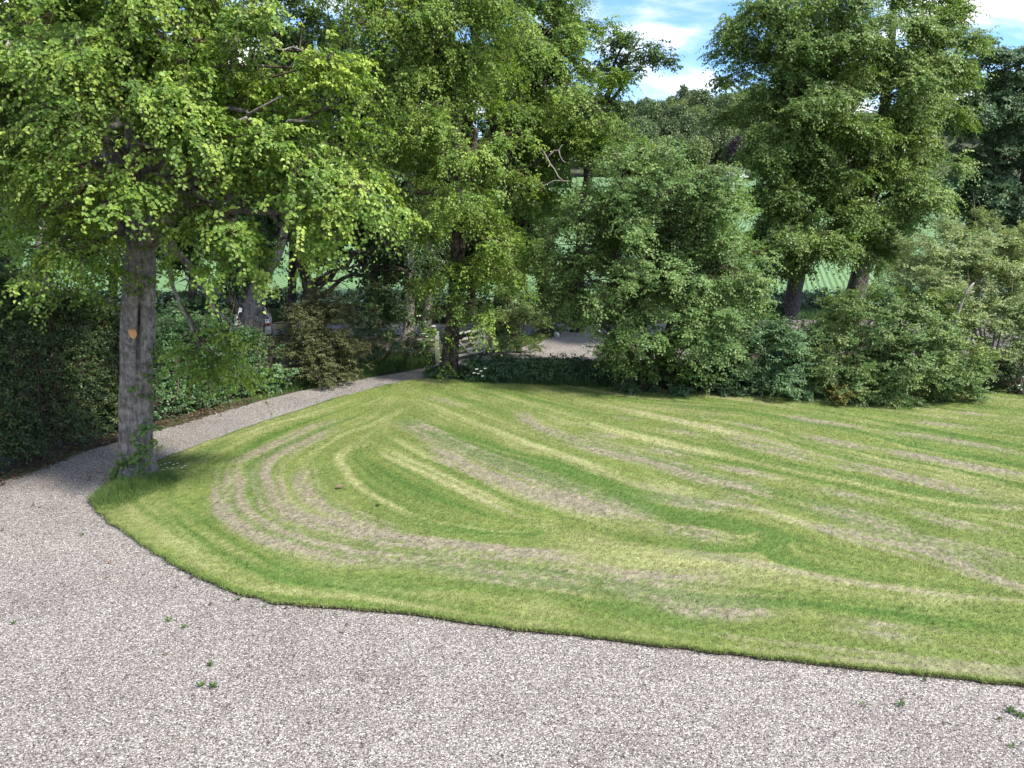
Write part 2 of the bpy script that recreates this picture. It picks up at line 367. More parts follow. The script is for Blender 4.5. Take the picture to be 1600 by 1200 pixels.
g = MB(); poly_fill(g, wob(gravel_poly, .3, .08, 1.5), 0.0)
tag(g.build('gravel_drive', gravelmat()), None, None, kind='structure')

# ------------------------------------------------------------------ lawn
LE = [(690, 590), (640, 596), (600, 604), (560, 615), (520, 626), (480, 640), (440, 652), (400, 666), (360, 680), (320, 695), (285, 708), (250, 722), (218, 738), (185, 748), (160, 765),
      (143, 785), (152, 800), (175, 820), (200, 836), (235, 860), (270, 882), (320, 908), (370, 930), (430, 945), (500, 951), (600, 957), (700, 970), (800, 985), (900, 996), (1000, 1007), (1100, 1019), (1200, 1032), (1300, 1043), (1400, 1053), (1500, 1063), (1600, 1073), (1700, 1083)]
le = [gp(*p)[:2] for p in LE]
lawn_poly = wob(le + [np.array([24, 9.]), np.array([26, 25.5]), np.array([14., 25.9]), np.array([6, 26.4]), np.array([-1.5, 27.0])], .12, .055, 3.2)
LZ = .05
def inside(P, poly):
    x, y = P[:, 0], P[:, 1]; r = np.zeros(len(P), bool); x0, y0 = poly[-1]
    for x1, y1 in poly:
        c = ((y1 > y) != (y0 > y))
        with np.errstate(divide='ignore', invalid='ignore'): xi = (x0 - x1) * (y - y1) / (y0 - y1) + x1
        r ^= c & (x < xi); x0, y0 = x1, y1
    return r
def dpoly(P, pts, closed=False):
    """distance to polyline, nearest point and side"""
    best = np.full(len(P), 1e9); near = np.zeros((len(P), 2)); par = np.zeros(len(P)); acc = 0
    n = len(pts) if closed else len(pts) - 1
    for i in range(n):
        a = np.asarray(pts[i]); b = np.asarray(pts[(i + 1) % len(pts)]); ab = b - a; l = np.linalg.norm(ab)
        t = np.clip(((P - a) @ ab) / max(l * l, 1e-9), 0, 1); q = a + t[:, None] * ab
        d = np.linalg.norm(P - q, axis=1); k = d < best
        best[k] = d[k]; near[k] = q[k]; par[k] = acc + t[k] * l; acc += l
    return best, near, par, acc
ZO = {'A': (330, 590, 2.4615), 'B': (900, 600, 2.2857), 'C': (130, 640, 2.4615)}
STREAK = [  # kind, zone, half width m, strength, points
 ('b','A',.42,.8,'750,170 880,240 1000,290 1150,340 1300,400 1450,450 1600,510'),('b','A',.32,.7,'830,260 950,330 1050,375 1200,440 1350,490 1500,520 1620,545'),
 ('b','A',.32,.7,'500,160 380,200 250,260 130,310 80,340'),('b','A',.42,.9,'80,340 95,400 75,450 90,510 150,560 250,610 400,650 550,690 700,700 850,700 1000,740 1150,760 1300,770 1450,790 1600,800'),
 ('b','A',.34,.85,'460,200 330,260 230,310 190,370 220,430 230,490 300,540 420,570 560,600 700,630 850,640 1000,660 1150,680 1350,700 1450,720'),
 ('b','A',.3,.5,'370,340 350,400 400,470 480,510 600,560 720,600 800,600'),('b','A',.3,.6,'1180,130 1250,190 1400,240 1600,290'),('b','A',.3,.4,'830,70 950,110'),
 ('b','A',.25,.6,'1440,210 1600,235'),('b','A',.2,.55,'1520,145 1610,150'),('b','A',.3,.45,'1000,690 1200,700 1400,740'),
 ('b','B',.4,.8,'0,210 120,240 240,270 350,300 480,340 620,370 720,400'),('b','B',.22,.75,'240,220 330,240 430,260'),('b','B',.22,.65,'500,290 600,310 700,325'),
 ('b','B',.42,.9,'800,430 950,460 1100,510 1250,570 1400,600 1620,655'),('b','B',.35,.6,'850,500 1000,530 1150,560 1300,600 1450,670 1620,725'),
 ('b','B',.22,.6,'820,380 900,385 1000,410 1120,430'),('b','B',.22,.75,'1180,450 1280,480 1400,510 1500,535'),('b','B',.22,.85,'510,190 620,220 750,245 880,280'),
 ('b','B',.24,.9,'920,290 1050,305 1200,340 1350,375 1500,405'),('b','B',.22,.85,'790,180 900,205 1060,235'),('b','B',.22,.85,'1100,240 1250,265 1400,295 1620,333'),
 ('b','B',.22,.6,'550,135 700,165'),('b','B',.24,.85,'720,110 850,135 1050,160'),('b','B',.24,.9,'1090,175 1250,190 1400,215 1580,250'),
 ('b','B',.22,.75,'1190,130 1300,145 1450,160'),('b','B',.18,.65,'1340,100 1480,112'),('b','B',.18,.7,'120,115 220,130'),('b','B',.2,.65,'310,160 470,185'),
 ('b','B',.18,.45,'400,115 500,120'),('b','B',.32,.4,'300,70 460,80'),('b','B',.42,.75,'0,690 150,720 300,750 400,790 550,800 720,790'),('b','B',.35,.6,'0,640 150,690 300,700 450,700 600,720'),
 ('b','B',.32,.85,'300,520 420,530 550,560'),('b','B',.34,.85,'0,380 100,410 200,450 300,480'),('b','B',.3,.45,'960,870 1100,885 1250,910'),('b','B',.3,.4,'1400,440 1620,430'),
 ('b','B',.3,.45,'250,400 450,440 600,430'),('b','B',.25,.4,'480,370 600,420 700,450'),
 ('l','A',.2,.9,'770,80 900,130 1000,170 1100,205 1250,260 1400,310 1600,380'),('l','A',.14,.8,'340,330 400,280 500,220 620,180 760,110'),
 ('l','A',.13,.85,'620,255 540,270 505,295 500,330 540,390 610,450 700,500 800,550 950,575 1100,600 1250,600'),('l','A',.3,.75,'640,270 720,310 820,350 920,400 1050,460 1150,510'),
 ('l','A',.18,.65,'700,230 820,300 1000,360 1150,450 1300,490 1450,540 1600,590'),('l','A',.25,.7,'1100,70 1250,110 1400,150 1530,180'),
 ('l','C',.25,.75,'290,440 390,510 480,570 620,630'),('l','C',.16,.55,'430,460 560,550 700,620'),('l','C',.2,.5,'640,690 800,700 1000,710'),
 ('l','B',.25,.8,'0,120 150,170 400,230 580,260'),('l','B',.25,.7,'150,90 350,130 600,185'),('l','B',.25,.7,'240,330 400,390 500,420'),('l','B',.25,.75,'640,440 780,480 920,540'),
 ('l','B',.3,.55,'600,260 800,310 1000,350 1200,400 1500,450'),('l','B',.3,.55,'900,220 1100,270 1300,300 1500,350'),('l','B',.3,.45,'1000,160 1200,225 1400,260'),
 ('l','B',.25,.6,'0,610 200,630 450,650 650,660 850,700'),('l','B',.35,.45,'560,590 680,560 720,620'),('l','A',.3,.5,'340,780 500,800 700,840 900,880'),('l','B',.3,.45,'1000,770 1200,790 1500,780'),
 ('l','A',.2,.5,'1200,560 1310,560 1310,600 1230,640'),('l','B',.3,.5,'1000,700 1250,740 1500,770'),('l','B',.3,.4,'0,470 120,500 220,520'),('l','A',.12,.6,'60,250 200,190 350,150 480,110 600,70'),
 ('g','A',.42,.9,'700,150 850,200 1000,250 1150,300 1300,330 1450,390 1600,430'),('g','A',.3,.4,'430,320 440,380 520,470'),('g','A',.35,.6,'150,640 300,740 450,780 700,800 900,800'),
 ('g','B',.35,.8,'0,310 200,390 400,420 560,450'),('g','B',.3,.8,'330,590 500,600 620,640'),('g','B',.28,.55,'900,790 1200,830 1450,870'),('g','B',.45,.55,'0,770 300,830 600,860'),
 ('g','B',.25,.55,'440,200 700,280 900,320'),('g','C',.45,.7,'400,380 500,420 480,340'),('g','C',.35,.6,'300,220 420,190 600,110'),('g','B',.3,.5,'700,170 900,240 1100,290'),('g','A',.5,.5,'600,330 700,400 850,470 1000,520'),
 ('g','B',.3,.5,'1100,140 1300,175 1500,210'),('g','B',.3,.45,'1000,440 1200,490 1400,560'),('g','A',.3,.5,'100,290 200,230 330,180'),
]
ST_ = []
for k, z, w, s, t in STREAK:
    ox, oy, sc = ZO[z]; ST_.append((k, w * (1.25 if z == 'B' and w < .3 else 1), min(1, s * (1.2 if z == 'B' else 1)), [gp(ox + float(a) / sc, oy + float(b) / sc, LZ)[:2] for a, b in (p.split(',') for p in t.split())]))
class Field:                                          # mowing direction blended from the passes, and fibres drawn out along it
    def __init__(f, step=.06):
        f.x0, f.y0 = lawn_poly.min(0) - .3; f.s = step
        f.nx, f.ny = (np.ceil((lawn_poly.max(0) + .3 - [f.x0, f.y0]) / step)).astype(int)
        X, Y = np.meshgrid(f.x0 + np.arange(f.nx) * step, f.y0 + np.arange(f.ny) * step); P = np.stack([X, Y], -1).reshape(-1, 2)
        c2 = np.zeros(len(P)); s2 = np.zeros(len(P))
        for k, w, st_, pts in ST_ + [('e', .5, 1, [np.array(p) for p in le[18:]])]:
            pts = np.array(pts)
            for p, q in zip(pts[:-1], pts[1:]):
                d, _, _, _ = dpoly(P, np.array([p, q])); a = math.atan2(q[1] - p[1], q[0] - p[0]); ww = 1 / (d * d + .06) ** 1.6 * min(1, np.linalg.norm(q - p))
                c2 += ww * math.cos(2 * a); s2 += ww * math.sin(2 * a)
        th = np.arctan2(s2, c2) / 2; f.dx = np.cos(th).reshape(f.ny, f.nx); f.dy = np.sin(th).reshape(f.ny, f.nx)
        def lic(noise, n):
            acc = noise.ravel().copy(); 
            for sg in (1, -1):
                px = np.tile(np.arange(f.nx), f.ny).astype(float); py = np.repeat(np.arange(f.ny), f.nx).astype(float); ox, oy = f.dx.ravel() * sg, f.dy.ravel() * sg
                for _ in range(n):
                    px += ox; py += oy; i = np.clip(np.round(px).astype(int), 0, f.nx - 1); j = np.clip(np.round(py).astype(int), 0, f.ny - 1)
                    acc += noise[j, i]; vx, vy = f.dx[j, i], f.dy[j, i]; sgn = np.where(vx * ox + vy * oy < 0, -1, 1); ox, oy = vx * sgn, vy * sgn
            acc -= acc.mean(); return (acc / acc.std()).reshape(f.ny, f.nx)
        q = np.random.default_rng(3); nz = q.normal(0, 1, (f.ny, f.nx)); f.fine = lic(nz, 14)
        b_ = nz.copy()
        for _ in range(5): b_ = (b_ + np.roll(b_, 1, 0) + np.roll(b_, -1, 0) + np.roll(b_, 1, 1) + np.roll(b_, -1, 1)) / 5
        f.wide = lic(b_, 70); b_ = (nz + np.roll(nz, 1, 0) + np.roll(nz, -1, 0) + np.roll(nz, 1, 1) + np.roll(nz, -1, 1)) / 5; f.mid = lic(b_, 48)
    def get(f, A, P):
        u = np.clip((P[:, 0] - f.x0) / f.s, 0, f.nx - 1.01); v = np.clip((P[:, 1] - f.y0) / f.s, 0, f.ny - 1.01); i = u.astype(int); j = v.astype(int); u -= i; v -= j
        return (A[j, i] * (1 - u) + A[j, i + 1] * u) * (1 - v) + (A[j + 1, i] * (1 - u) + A[j + 1, i + 1] * u) * v
FLD = Field()
def lawn_colour(P):
    x, y = P[:, 0], P[:, 1]
    PW = P + .12 * (np.stack([fbm(x, y, .9), fbm(x + 40, y, .9)], -1) - .5)
    big = fbm(x, y, .35, 3); hf = fbm(x + 3, y, 24, 2); fine = FLD.get(FLD.fine, P); wide = FLD.get(FLD.wide, P); mid = FLD.get(FLD.mid, P)
    br = np.zeros(len(P)); li = np.zeros(len(P)); gr = np.zeros(len(P))
    for k, w, s, pts in ST_:
        pts = np.array(pts); lo = pts.min(0) - 2; hi = pts.max(0) + 2
        m = (x > lo[0]) & (x < hi[0]) & (y > lo[1]) & (y < hi[1])
        if not m.any(): continue
        d, _, par, tot = dpoly(PW[m], pts); e = np.clip(np.minimum(par, tot - par) / 1.1 + .15, 0, 1)
        v = s * e * np.exp(-(d / (w * (.92 if k == 'b' else 1.0))) ** 4); A = br if k == 'b' else li if k == 'l' else gr; A[m] = np.maximum(A[m], v)
    cl = np.clip((fbm(x + 5, y, 9, 3) - .5) * 2.2 + .55 + fine * .2 + mid * .42 + wide * .12, .1, 1.3)
    th = np.clip(br * 1.5 * (.12 + .95 * cl) * (.5 + hf) + np.clip(.7 * mid + .5 * wide - 1.25, 0, 1) * .5 * np.clip((x + 2) / 3, .25, 1), 0, .9)
    base = np.array([.168, .214, .063]); G = np.array([.085, .16, .036]); Lc = np.array([.36, .365, .18]); Bc = np.array([.26, .232, .175])
    c = base[None] * (.86 + .28 * big)[:, None]
    yl = np.clip((fbm(x + 77, y - 20, .7, 4) - .5) * 2.0 + .16 * wide + .15 * mid + .08 * fine, 0, .85)[:, None]
    c = c * (1 - yl) + np.array([.275, .29, .125]) * yl
    gd = np.clip(-.26 * wide - .22 * mid - .1 * fine - .16, 0, .8)[:, None]; c = c * (1 - gd) + G * gd
    lit = np.clip(li * (.62 + .15 * fine + .28 * mid + (hf - .5) * .6), 0, 1)[:, None]; c = c * (1 - .9 * lit) + Lc * .9 * lit
    gg = np.clip(gr * (.85 - .2 * fine), 0, 1)[:, None]; c = c * (1 - .9 * gg) + G * .9 * gg
    c = c * (.54 + .88 * hf)[:, None]
    c = c * (1 - th[:, None]) + Bc * (.42 + 1.15 * hf)[:, None] * th[:, None]
    return c, th
st = .055
gx = np.arange(lawn_poly[:, 0].min() - st, lawn_poly[:, 0].max() + 2 * st, st); gy = np.arange(lawn_poly[:, 1].min() - st, lawn_poly[:, 1].max() + 2 * st, st)
GX, GY = np.meshgrid(gx, gy); P = np.stack([GX, GY], -1).reshape(-1, 2); ins = inside(P, lawn_poly)
nx = len(gx); i = (np.arange(len(gy) - 1)[:, None] * nx + np.arange(nx - 1)[None]).ravel(); Q = np.stack([i, i + 1, i + nx + 1, i + nx], -1)
Q = Q[ins[Q].any(1)]; used = np.unique(Q); rm = np.full(len(P), -1); rm[used] = np.arange(len(used)); Q = rm[Q]; P = P[used]; ins = ins[used]
_, near, _, _ = dpoly(P[~ins], lawn_poly, True); P[~ins] = near
col, th = lawn_colour(P)
Z = LZ + .02 * (fbm(P[:, 0], P[:, 1], 2.5) - .5) + .05 * th * fbm(P[:, 0], P[:, 1], 9, 2)
g = MB(); g.c = []
g.add(np.c_[P, Z], [Q], 0, th, True); g.c.append(col)
n = len(lawn_poly); j = np.arange(n)
g.add(np.r_[np.c_[lawn_poly, np.full(n, LZ + .004)], np.c_[lawn_poly, np.full(n, -.03)]], [np.stack([j, (j + 1) % n, (j + 1) % n + n, j + n], -1)], 1, 0); g.c.append(np.tile([[.06, .045, .03]], (2 * n, 1)))
def lawnmat():
    m, nt, out = mat('mown_grass'); L = nt.links.new
    a = N(nt, 'ShaderNodeAttribute', _attribute_name='col'); tc = N(nt, 'ShaderNodeTexCoord')
    n1 = N(nt, 'ShaderNodeTexNoise', Scale=38., Detail=4., Roughness=.7); L(tc.outputs['Object'], n1.inputs['Vector'])
    r = ramp(nt, [(.3, (.62, .62, .62)), (.72, (1.34, 1.3, 1.22))], n1.outputs[0])
    mu = N(nt, 'ShaderNodeVectorMath', _operation='MULTIPLY'); L(a.outputs['Color'], mu.inputs[0]); L(r.outputs[0], mu.inputs[1])
    p = N(nt, 'ShaderNodeBsdfPrincipled', Roughness=.9); p.inputs['Specular IOR Level'].default_value = .1; L(mu.outputs[0], p.inputs['Base Color'])
    bp = N(nt, 'ShaderNodeBump', Strength=.8, Distance=.03); L(n1.outputs[0], bp.inputs['Height']); L(bp.outputs[0], p.inputs['Normal'])
    L(p.outputs[0], out.inputs[0]); return m
tag(g.build('lawn', [lawnmat(), M['soil']]), None, None, kind='structure')

def colmat(name, trans=.25):
    m, nt, out = mat(name); L = nt.links.new
    a = N(nt, 'ShaderNodeAttribute', _attribute_name='col')
    p = N(nt, 'ShaderNodeBsdfPrincipled', Roughness=.6); p.inputs['Specular IOR Level'].default_value = .2; L(a.outputs['Color'], p.inputs['Base Color'])
    t = N(nt, 'ShaderNodeBsdfTranslucent'); L(a.outputs['Color'], t.inputs[0]); mx = N(nt, 'ShaderNodeMixShader'); mx.inputs[0].default_value = trans
    L(p.outputs[0], mx.inputs[1]); L(t.outputs[0], mx.inputs[2]); L(mx.outputs[0], out.inputs[0]); return m
def blades(mb, P3, h, w, lean, col):
    n = len(P3); a = rng.uniform(0, 2 * math.pi, n); s = np.stack([np.cos(a), np.sin(a), 0 * a], -1); b = rng.uniform(0, 2 * math.pi, n)
    le_ = np.stack([np.cos(b), np.sin(b), 0 * b], -1) * (lean * rng.uniform(.3, 1.6, n) * h)[:, None]
    hh = (h * rng.uniform(.6, 1.3, n))[:, None] * np.array([0, 0, 1])
    V = np.stack([P3 - s * w / 2, P3 + s * w / 2, P3 + hh + le_], 1).reshape(-1, 3)
    mb.add(V, [np.arange(3 * n).reshape(-1, 3)], 0); mb.c.append(np.repeat(col, 3, 0))
GM = colmat('grass_blades')
nb = 420000
bb = rng.uniform(0, 1, (nb * 2, 2)) * (lawn_poly.max(0) - lawn_poly.min(0)) + lawn_poly.min(0)
bb = bb[inside(bb, lawn_poly)]
bb = bb[rng.uniform(0, 1, len(bb)) < np.clip((16. / np.hypot(bb[:, 0], bb[:, 1])) ** 1.2, .35, 1)]
col, th = lawn_colour(bb)
k = rng.uniform(0, 1, len(bb)) > th * .8; bb, col = bb[k], col[k]
g = MB(); g.c = []
col = col * rng.uniform(.5, 1.5, (len(bb), 1))
blades(g, np.c_[bb, np.full(len(bb), LZ)], np.full(len(bb), .035), .009, .7, col)
eb = []                                               # longer grass hanging over the cut edge
for a, b in zip(lawn_poly, np.roll(lawn_poly, -1, 0)):
    if a[1] > 24.9 or b[0] > 23: continue
    eb.append(a + (b - a) * rng.uniform(0, 1, (60, 1)) + rng.normal(0, .022, (60, 2)))
eb = np.concatenate(eb); ec, _ = lawn_colour(eb)
blades(g, np.c_[eb, np.full(len(eb), LZ - .012)], np.full(len(eb), .045), .011, .9, ec * np.array([.92, 1., .85]) * rng.uniform(.6, 1.3, (len(eb), 1)))
tag(g.build('short_grass', GM), 'short mown grass blades covering the striped lawn', 'grass', kind='stuff')
# dry moss and thatch raked up by the mower
bb = rng.uniform(0, 1, (420000, 2)) * (lawn_poly.max(0) - lawn_poly.min(0)) + lawn_poly.min(0); bb = bb[inside(bb, lawn_poly)]
col, th = lawn_colour(bb); k = rng.uniform(0, 1, len(bb)) < th ** 1.3 * .95; bb = bb[k]; n = len(bb)
g = MB(); g.c = []
blades(g, np.c_[bb, LZ + .01 + .045 * fbm(bb[:, 0], bb[:, 1], 9, 2)], np.full(n, .022), .016, 1.9, np.array([.27, .24, .18]) * rng.uniform(.45, 1.35, (n, 1)))
tag(g.build('dry_thatch', GM), 'dry grey brown moss and clippings left in streaks on the lawn', 'clippings', kind='stuff')

# ------------------------------------------------------------------ trees
def trunk_mesh(mb, pts, rad, sides=20, mat=0, flare=.5, seed=1, groove=None, sub=6):
    """pts, rad: control points; resampled; fluted, with root flare at the base"""
    pts = np.asarray(pts, float); s = np.r_[0, np.cumsum(np.linalg.norm(np.diff(pts, axis=0), axis=1))]
    n = max(6, int(s[-1] * sub)); t = np.linspace(0, s[-1], n)
    P = np.stack([np.interp(t, s, pts[:, k]) for k in range(3)], -1)
    for _ in range(max(1, sub)): P[1:-1] = .25 * P[:-2] + .5 * P[1:-1] + .25 * P[2:]
    r = np.interp(t, s, rad); ph = rng.uniform(0, 6, 4)
    def warp(i, a):
        z = t[i]
        f = 1 + .05 * np.sin(3 * a + ph[0] + z * .5) + .035 * np.sin(5 * a + ph[1] - z * .8) + .03 * np.sin(9 * a + ph[2] + z * .3) + .03 * np.sin(z * 4 + 2 * a + ph[3])
        f = f + .11 * (fbm(np.cos(a) * 6 + ph[0] * 9, np.sin(a) * 6 + z * .55 + ph[1] * 5, 1., 3) - .5) * 2 + .05 * (fbm(np.cos(a) * 2 + 3, np.sin(a) * 2 + z * 1.6, 1., 2) - .5) * 2
        if flare: f = f + flare * np.exp(-z / .28) * (1 + .35 * np.sin(5 * a + ph[1]))
        if groove: f = groove(f, z, a)
        return f
    tube(mb, P, r, sides, mat, .5, True, warp)
    return P, r

def make_tree(name, label, cat, trunks, lobes, lm, tm, nleaf, L=.1, W=.085, slen=.5, droop=.55, per=14, nspray=7, lod=1, crown_name='crown',
              group=None, sides=14, limb_r=.3, jit=.16, shell=(.45, 1.05), twigm='twig', tint0=.5, up=.15, hang=.35, flare=.5, limbs=True, spread=.8, dense_twig=True, wtw=True, upn=.65, leafless=0, groove=None, sub=5, bough=6, bsz=.6, tvar=.13, outn=.75, zmin=.8):
    base = np.array(trunks[0][0][0], float); root = thing(name, label, cat, base, group)
    tb = MB(); sk = []
    for k, (pts, rad) in enumerate(trunks):
        Pp, r = trunk_mesh(tb, pts, rad, sides, 0, flare if k == 0 or np.linalg.norm(np.array(pts[0]) - base) < 1.2 else 0, groove=groove if k == 0 else None, sub=sub); sk.append(np.c_[Pp, r])
    SK = np.concatenate(sk)
    lob = np.array([[*at(px, py, Y), rx * Y / F, ry * Y / F, (rx + ry) / 2 * Y / F * .95] for px, py, Y, rx, ry in lobes])
    cb = MB()
    wt = (lob[:, 3] * lob[:, 4]) ** .9 + (lob[:, 3] * lob[:, 4] * lob[:, 5]) ** .67; wt /= wt.sum()
    ax = SK[:, :2].mean(0)
    for l, w in zip(lob, wt):
        c, r = l[:3], np.array([l[3], l[5], l[4]])
        nc = max(3, int(nleaf * w / (per * nspray)))
        nbo = max(3, nc // bough); ub = nrm(rng.normal(0, 1, (nbo, 3))); bi = rng.integers(0, nbo, nc)
        radb = shell[0] + (shell[1] - shell[0]) * np.sqrt(rng.uniform(0, 1, (nbo, 1))); u = ub[bi]
        oh = u * np.array([1, 1, .35]); oh[:, :2] += .3 * nrm(c[:2] + u[:, :2] * r[:2] - ax); oh = nrm(oh); sd = nrm(np.cross(oh, [0, 0, 1.]))
        q1 = rng.uniform(-.9, .9, nc) * bsz; q2 = rng.normal(0, .42, nc) * bsz
        cen = (c + ub * r * radb)[bi] + oh * q1[:, None] + sd * q2[:, None]; cen[:, 2] += -.4 * bsz * ((q1 / bsz + .9) / 1.8) ** 2 - .35 * np.abs(q2) + rng.normal(0, .09, nc) * bsz
        o = nrm(u / r) ; o[:, 2] *= .6; o[:, :2] += .35 * nrm(cen[:, :2] - ax); o = nrm(o)
        z0 = .25; cen[:, 2] = np.maximum(cen[:, 2], z0)
        sprays(cb, cen, o, nspray, per, slen, droop, L, W, lod, jit, tint0, wtw, up, hang, spread, upn=upn, tvar=tvar, outn=outn)
        if limbs:
            d = np.linalg.norm(SK[:, :2] - c[:2], axis=1); zt = c[2] - .35 * d
            cost = np.abs(SK[:, 2] - np.clip(zt, base[2] + zmin + rng.uniform(0, 2.4 if zmin > 2 else .3), None)) + .6 * d + 50 * (SK[:, 2] < base[2] + zmin - .3); k = np.argmin(cost); a = SK[k, :3]
            dist = np.linalg.norm(c - a); mid = a * .5 + c * .5 + np.array([0, 0, .18 * dist]) + rng.normal(0, .08 * dist, 3)
            B = bez(a, mid, c, 9); B[1:-1] += rng.normal(0, .03 * dist, (7, 3))
            r0 = min(SK[k, 3] * .6, limb_r * (.35 + .12 * dist)); tube(tb, B, np.linspace(r0, .02, 9), 7, 0)
            t = rng.uniform(.4, 1, nbo); ii = np.clip((t * 8).astype(int), 0, 7); A0 = B[ii] + (B[ii + 1] - B[ii]) * (t * 8 - ii)[:, None]; E0 = c + ub * r * radb
            twigs(cb, A0, A0 * .5 + E0 * .5 + np.array([0, 0, .1]) + rng.normal(0, .1, (nbo, 3)), E0, .03, .014, 1); A = E0[bi] + rng.normal(0, .05, (nc, 3))
        else:
            bs = np.array([base[0] * .6 + c[0] * .4, base[1], 0.]); A = bs + (cen - bs) * rng.uniform(.45, .85, (nc, 1)) + rng.normal(0, .06, (nc, 3))
        if dense_twig:
            mid = A * .5 + cen * .5 + np.array([0, 0, .12]) + rng.normal(0, .12, (nc, 3))
            twigs(cb, A, mid, cen, .012, .005, 1)
        if leafless:
            m_ = int(nc * leafless); A2 = A[:m_]; E = cen[:m_] + u[:m_] * .5 + rng.normal(0, .25, (m_, 3))
            twigs(cb, A2, (A2 + E) / 2 + rng.normal(0, .15, (m_, 3)), E, .012, .004, 1)
    tb.build('trunk', M[tm] if isinstance(tm, str) else tm, root)
    cb.build(crown_name, [M[lm], M[twigm]], root)
    return root
def T(*pts):
    """trunk control points (px, py, Y, width px) -> world centre line and radii"""
    return ([at(a, b, c) for a, b, c, w in pts], [w * c / F / 2 for a, b, c, w in pts])

# --- the big lime on the lawn tip
b0 = gp(215, 741); Y0 = b0[1]
def slit(f, z, a):
    ang = np.arctan2(np.sin(a - SLA), np.cos(a - SLA)); zz = np.interp(z, [2.62, 2.95, 3.5, 4.0, 4.5, 5.0], [0, 1, .95, .7, .55, 0]); wd = np.interp(z, [2.6, 3.1, 3.7, 4.6], [.13, .17, .12, .08])
    f = f - .5 * zz * np.exp(-(ang / wd) ** 4)
    f = f + .06 * np.interp(z, [2.3, 2.7, 3.1, 5.2, 6], [0, .6, 1, .8, 0]) * np.exp(-((np.abs(ang) - .42) / .25) ** 2)
    for (z1, a1, am, wz, wa) in [(1.05, .35, .1, .12, .5), (.95, -.5, .05, .2, .4), (1.9, .5, .05, .3, .4), (2.45, -.45, .07, .15, .3), (.55, .2, -.08, .06, .35)]:
        an = np.arctan2(np.sin(a - SLA - a1), np.cos(a - SLA - a1)); f = f + am * np.exp(-((z - z1) / wz) ** 2 - (an / wa) ** 2)
    return f
tp = T((215, 741, Y0, 47), (214, 700, Y0, 46), (214, 640, Y0, 47), (214, 560, Y0, 48), (215, 500, Y0, 49), (217, 440, Y0, 46), (219, 380, Y0, 43), (222, 280, Y0, 38), (212, 180, Y0, 33), (205, 60, Y0, 27), (210, -120, Y0, 20), (205, -300, Y0, 12))
tp[0][0][2] = -.05
# angle on the tube that faces the camera, slightly to the right of centre
_u, _w = frame(np.array([[0.02, 0.0, 1.0]])); tocam = nrm(np.array([[-b0[0] + 1.6, -b0[1], 0]]))
SLA = math.atan2(float((tocam * _w).sum()), float((tocam * _u).sum()))
LIME1 = [(90, 90, 15.5, 120, 95), (190, 40, 15, 110, 85), (40, 10, 16, 90, 80), (60, 190, 15.2, 75, 70), (10, 240, 15.5, 38, 55), (180, 140, 15, 85, 70),
         (175, 278, 14.8, 80, 46), (90, 335, 15, 62, 38), (245, 232, 14.6, 80, 50), (95, 415, 15.6, 34, 36), (105, 385, 15.2, 46, 30), (103, 455, 15.8, 16, 24), (125, 408, 16, 26, 26),
         (340, 318, 15, 66, 56), (342, 392, 15.3, 46, 40), (355, 250, 14.6, 85, 62), (440, 150, 15, 105, 70), (400, 100, 16, 100, 70), (500, 190, 15, 66, 62), (532, 258, 15, 42, 60), (485, 290, 15.2, 48, 50),
         (556, 322, 15.3, 26, 34), (470, 360, 15.4, 24, 26), (515, 328, 15.6, 32, 32), (430, 230, 14.5, 70, 60), (300, 180, 15.5, 100, 75), (300, 60, 16, 100, 80), (315, 555, 16.5, 40, 30), (370, 540, 16.4, 36, 30),
         (160, -90, 16, 190, 90), (380, -60, 17, 150, 100), (250, -220, 17, 190, 110), (20, -80, 17.5, 110, 100), (90, 250, 18.5, 110, 80), (340, 200, 19.5, 130, 100), (180, 170, 20, 140, 120)]
t1 = make_tree('lime_tree', 'big lime tree with hollow grey trunk and orange cut scar at the lawn tip', 'tree', [tp, T((219, 330, Y0, 26), (150, 200, Y0 + .6, 22), (95, 60, Y0 + .8, 16), (60, -80, Y0 + 1, 9)), T((221, 290, Y0, 24), (300, 170, Y0 - .4, 19), (380, 40, Y0 - .2, 13), (430, -80, Y0, 8))],
               LIME1, 'lime', 'bark', 175000, zmin=4.7, tvar=.17, bough=11, bsz=.66, shell=(.62, 1.03), per=16, L=.088, W=.074, slen=.55, droop=.75, lod=0, sides=110, limb_r=.15, groove=slit, sub=18, flare=.45, jit=.15)
# orange pruning scar, dead stubs, shoots from the bole
def on_trunk(px, py, push=0.0):
    d = ray(px, py); zc = np.array(tp[0]); best = None
    for t in np.linspace(14, 19, 600):
        p = CAM + d * (t / d[1]); k = np.interp(p[2], zc[:, 2], zc[:, 0]), np.interp(p[2], zc[:, 2], zc[:, 1]); r = np.interp(p[2], zc[:, 2], tp[1])
        if math.hypot(p[0] - k[0], p[1] - k[1]) < r + push: return p
    return p
sp = on_trunk(207, 521, .05); g = MB(); a = np.arange(14) * 2 * math.pi / 14
rr = 1 + .18 * np.sin(2 * a + 1) + .1 * np.sin(3 * a); fx = nrm(np.array([-sp[1], sp[0], 0])) * -1; fz = np.array([.18 * 0, .1, 1.0])
ringv = sp + fx * 0 + (np.cos(a) * rr * .072)[:, None] * fx + (np.sin(a) * rr * .125 - np.cos(a) * .05)[:, None] * fz
inn = nrm(-sp * np.array([1, 1, 0])) ; V = np.r_[ringv, ringv - inn * .14, (sp + inn * .012)[None]]
j = np.arange(14); k2 = (j + 1) % 14
g.add(V, [np.stack([j, k2, k2 + 14, j + 14], -1), np.stack([k2, j, np.full(14, 28)], -1)], 0)
o = g.build('pruning_scar', M['scar'], t1); o['label'] = 'orange oval scar of a freshly cut branch'
g = MB()
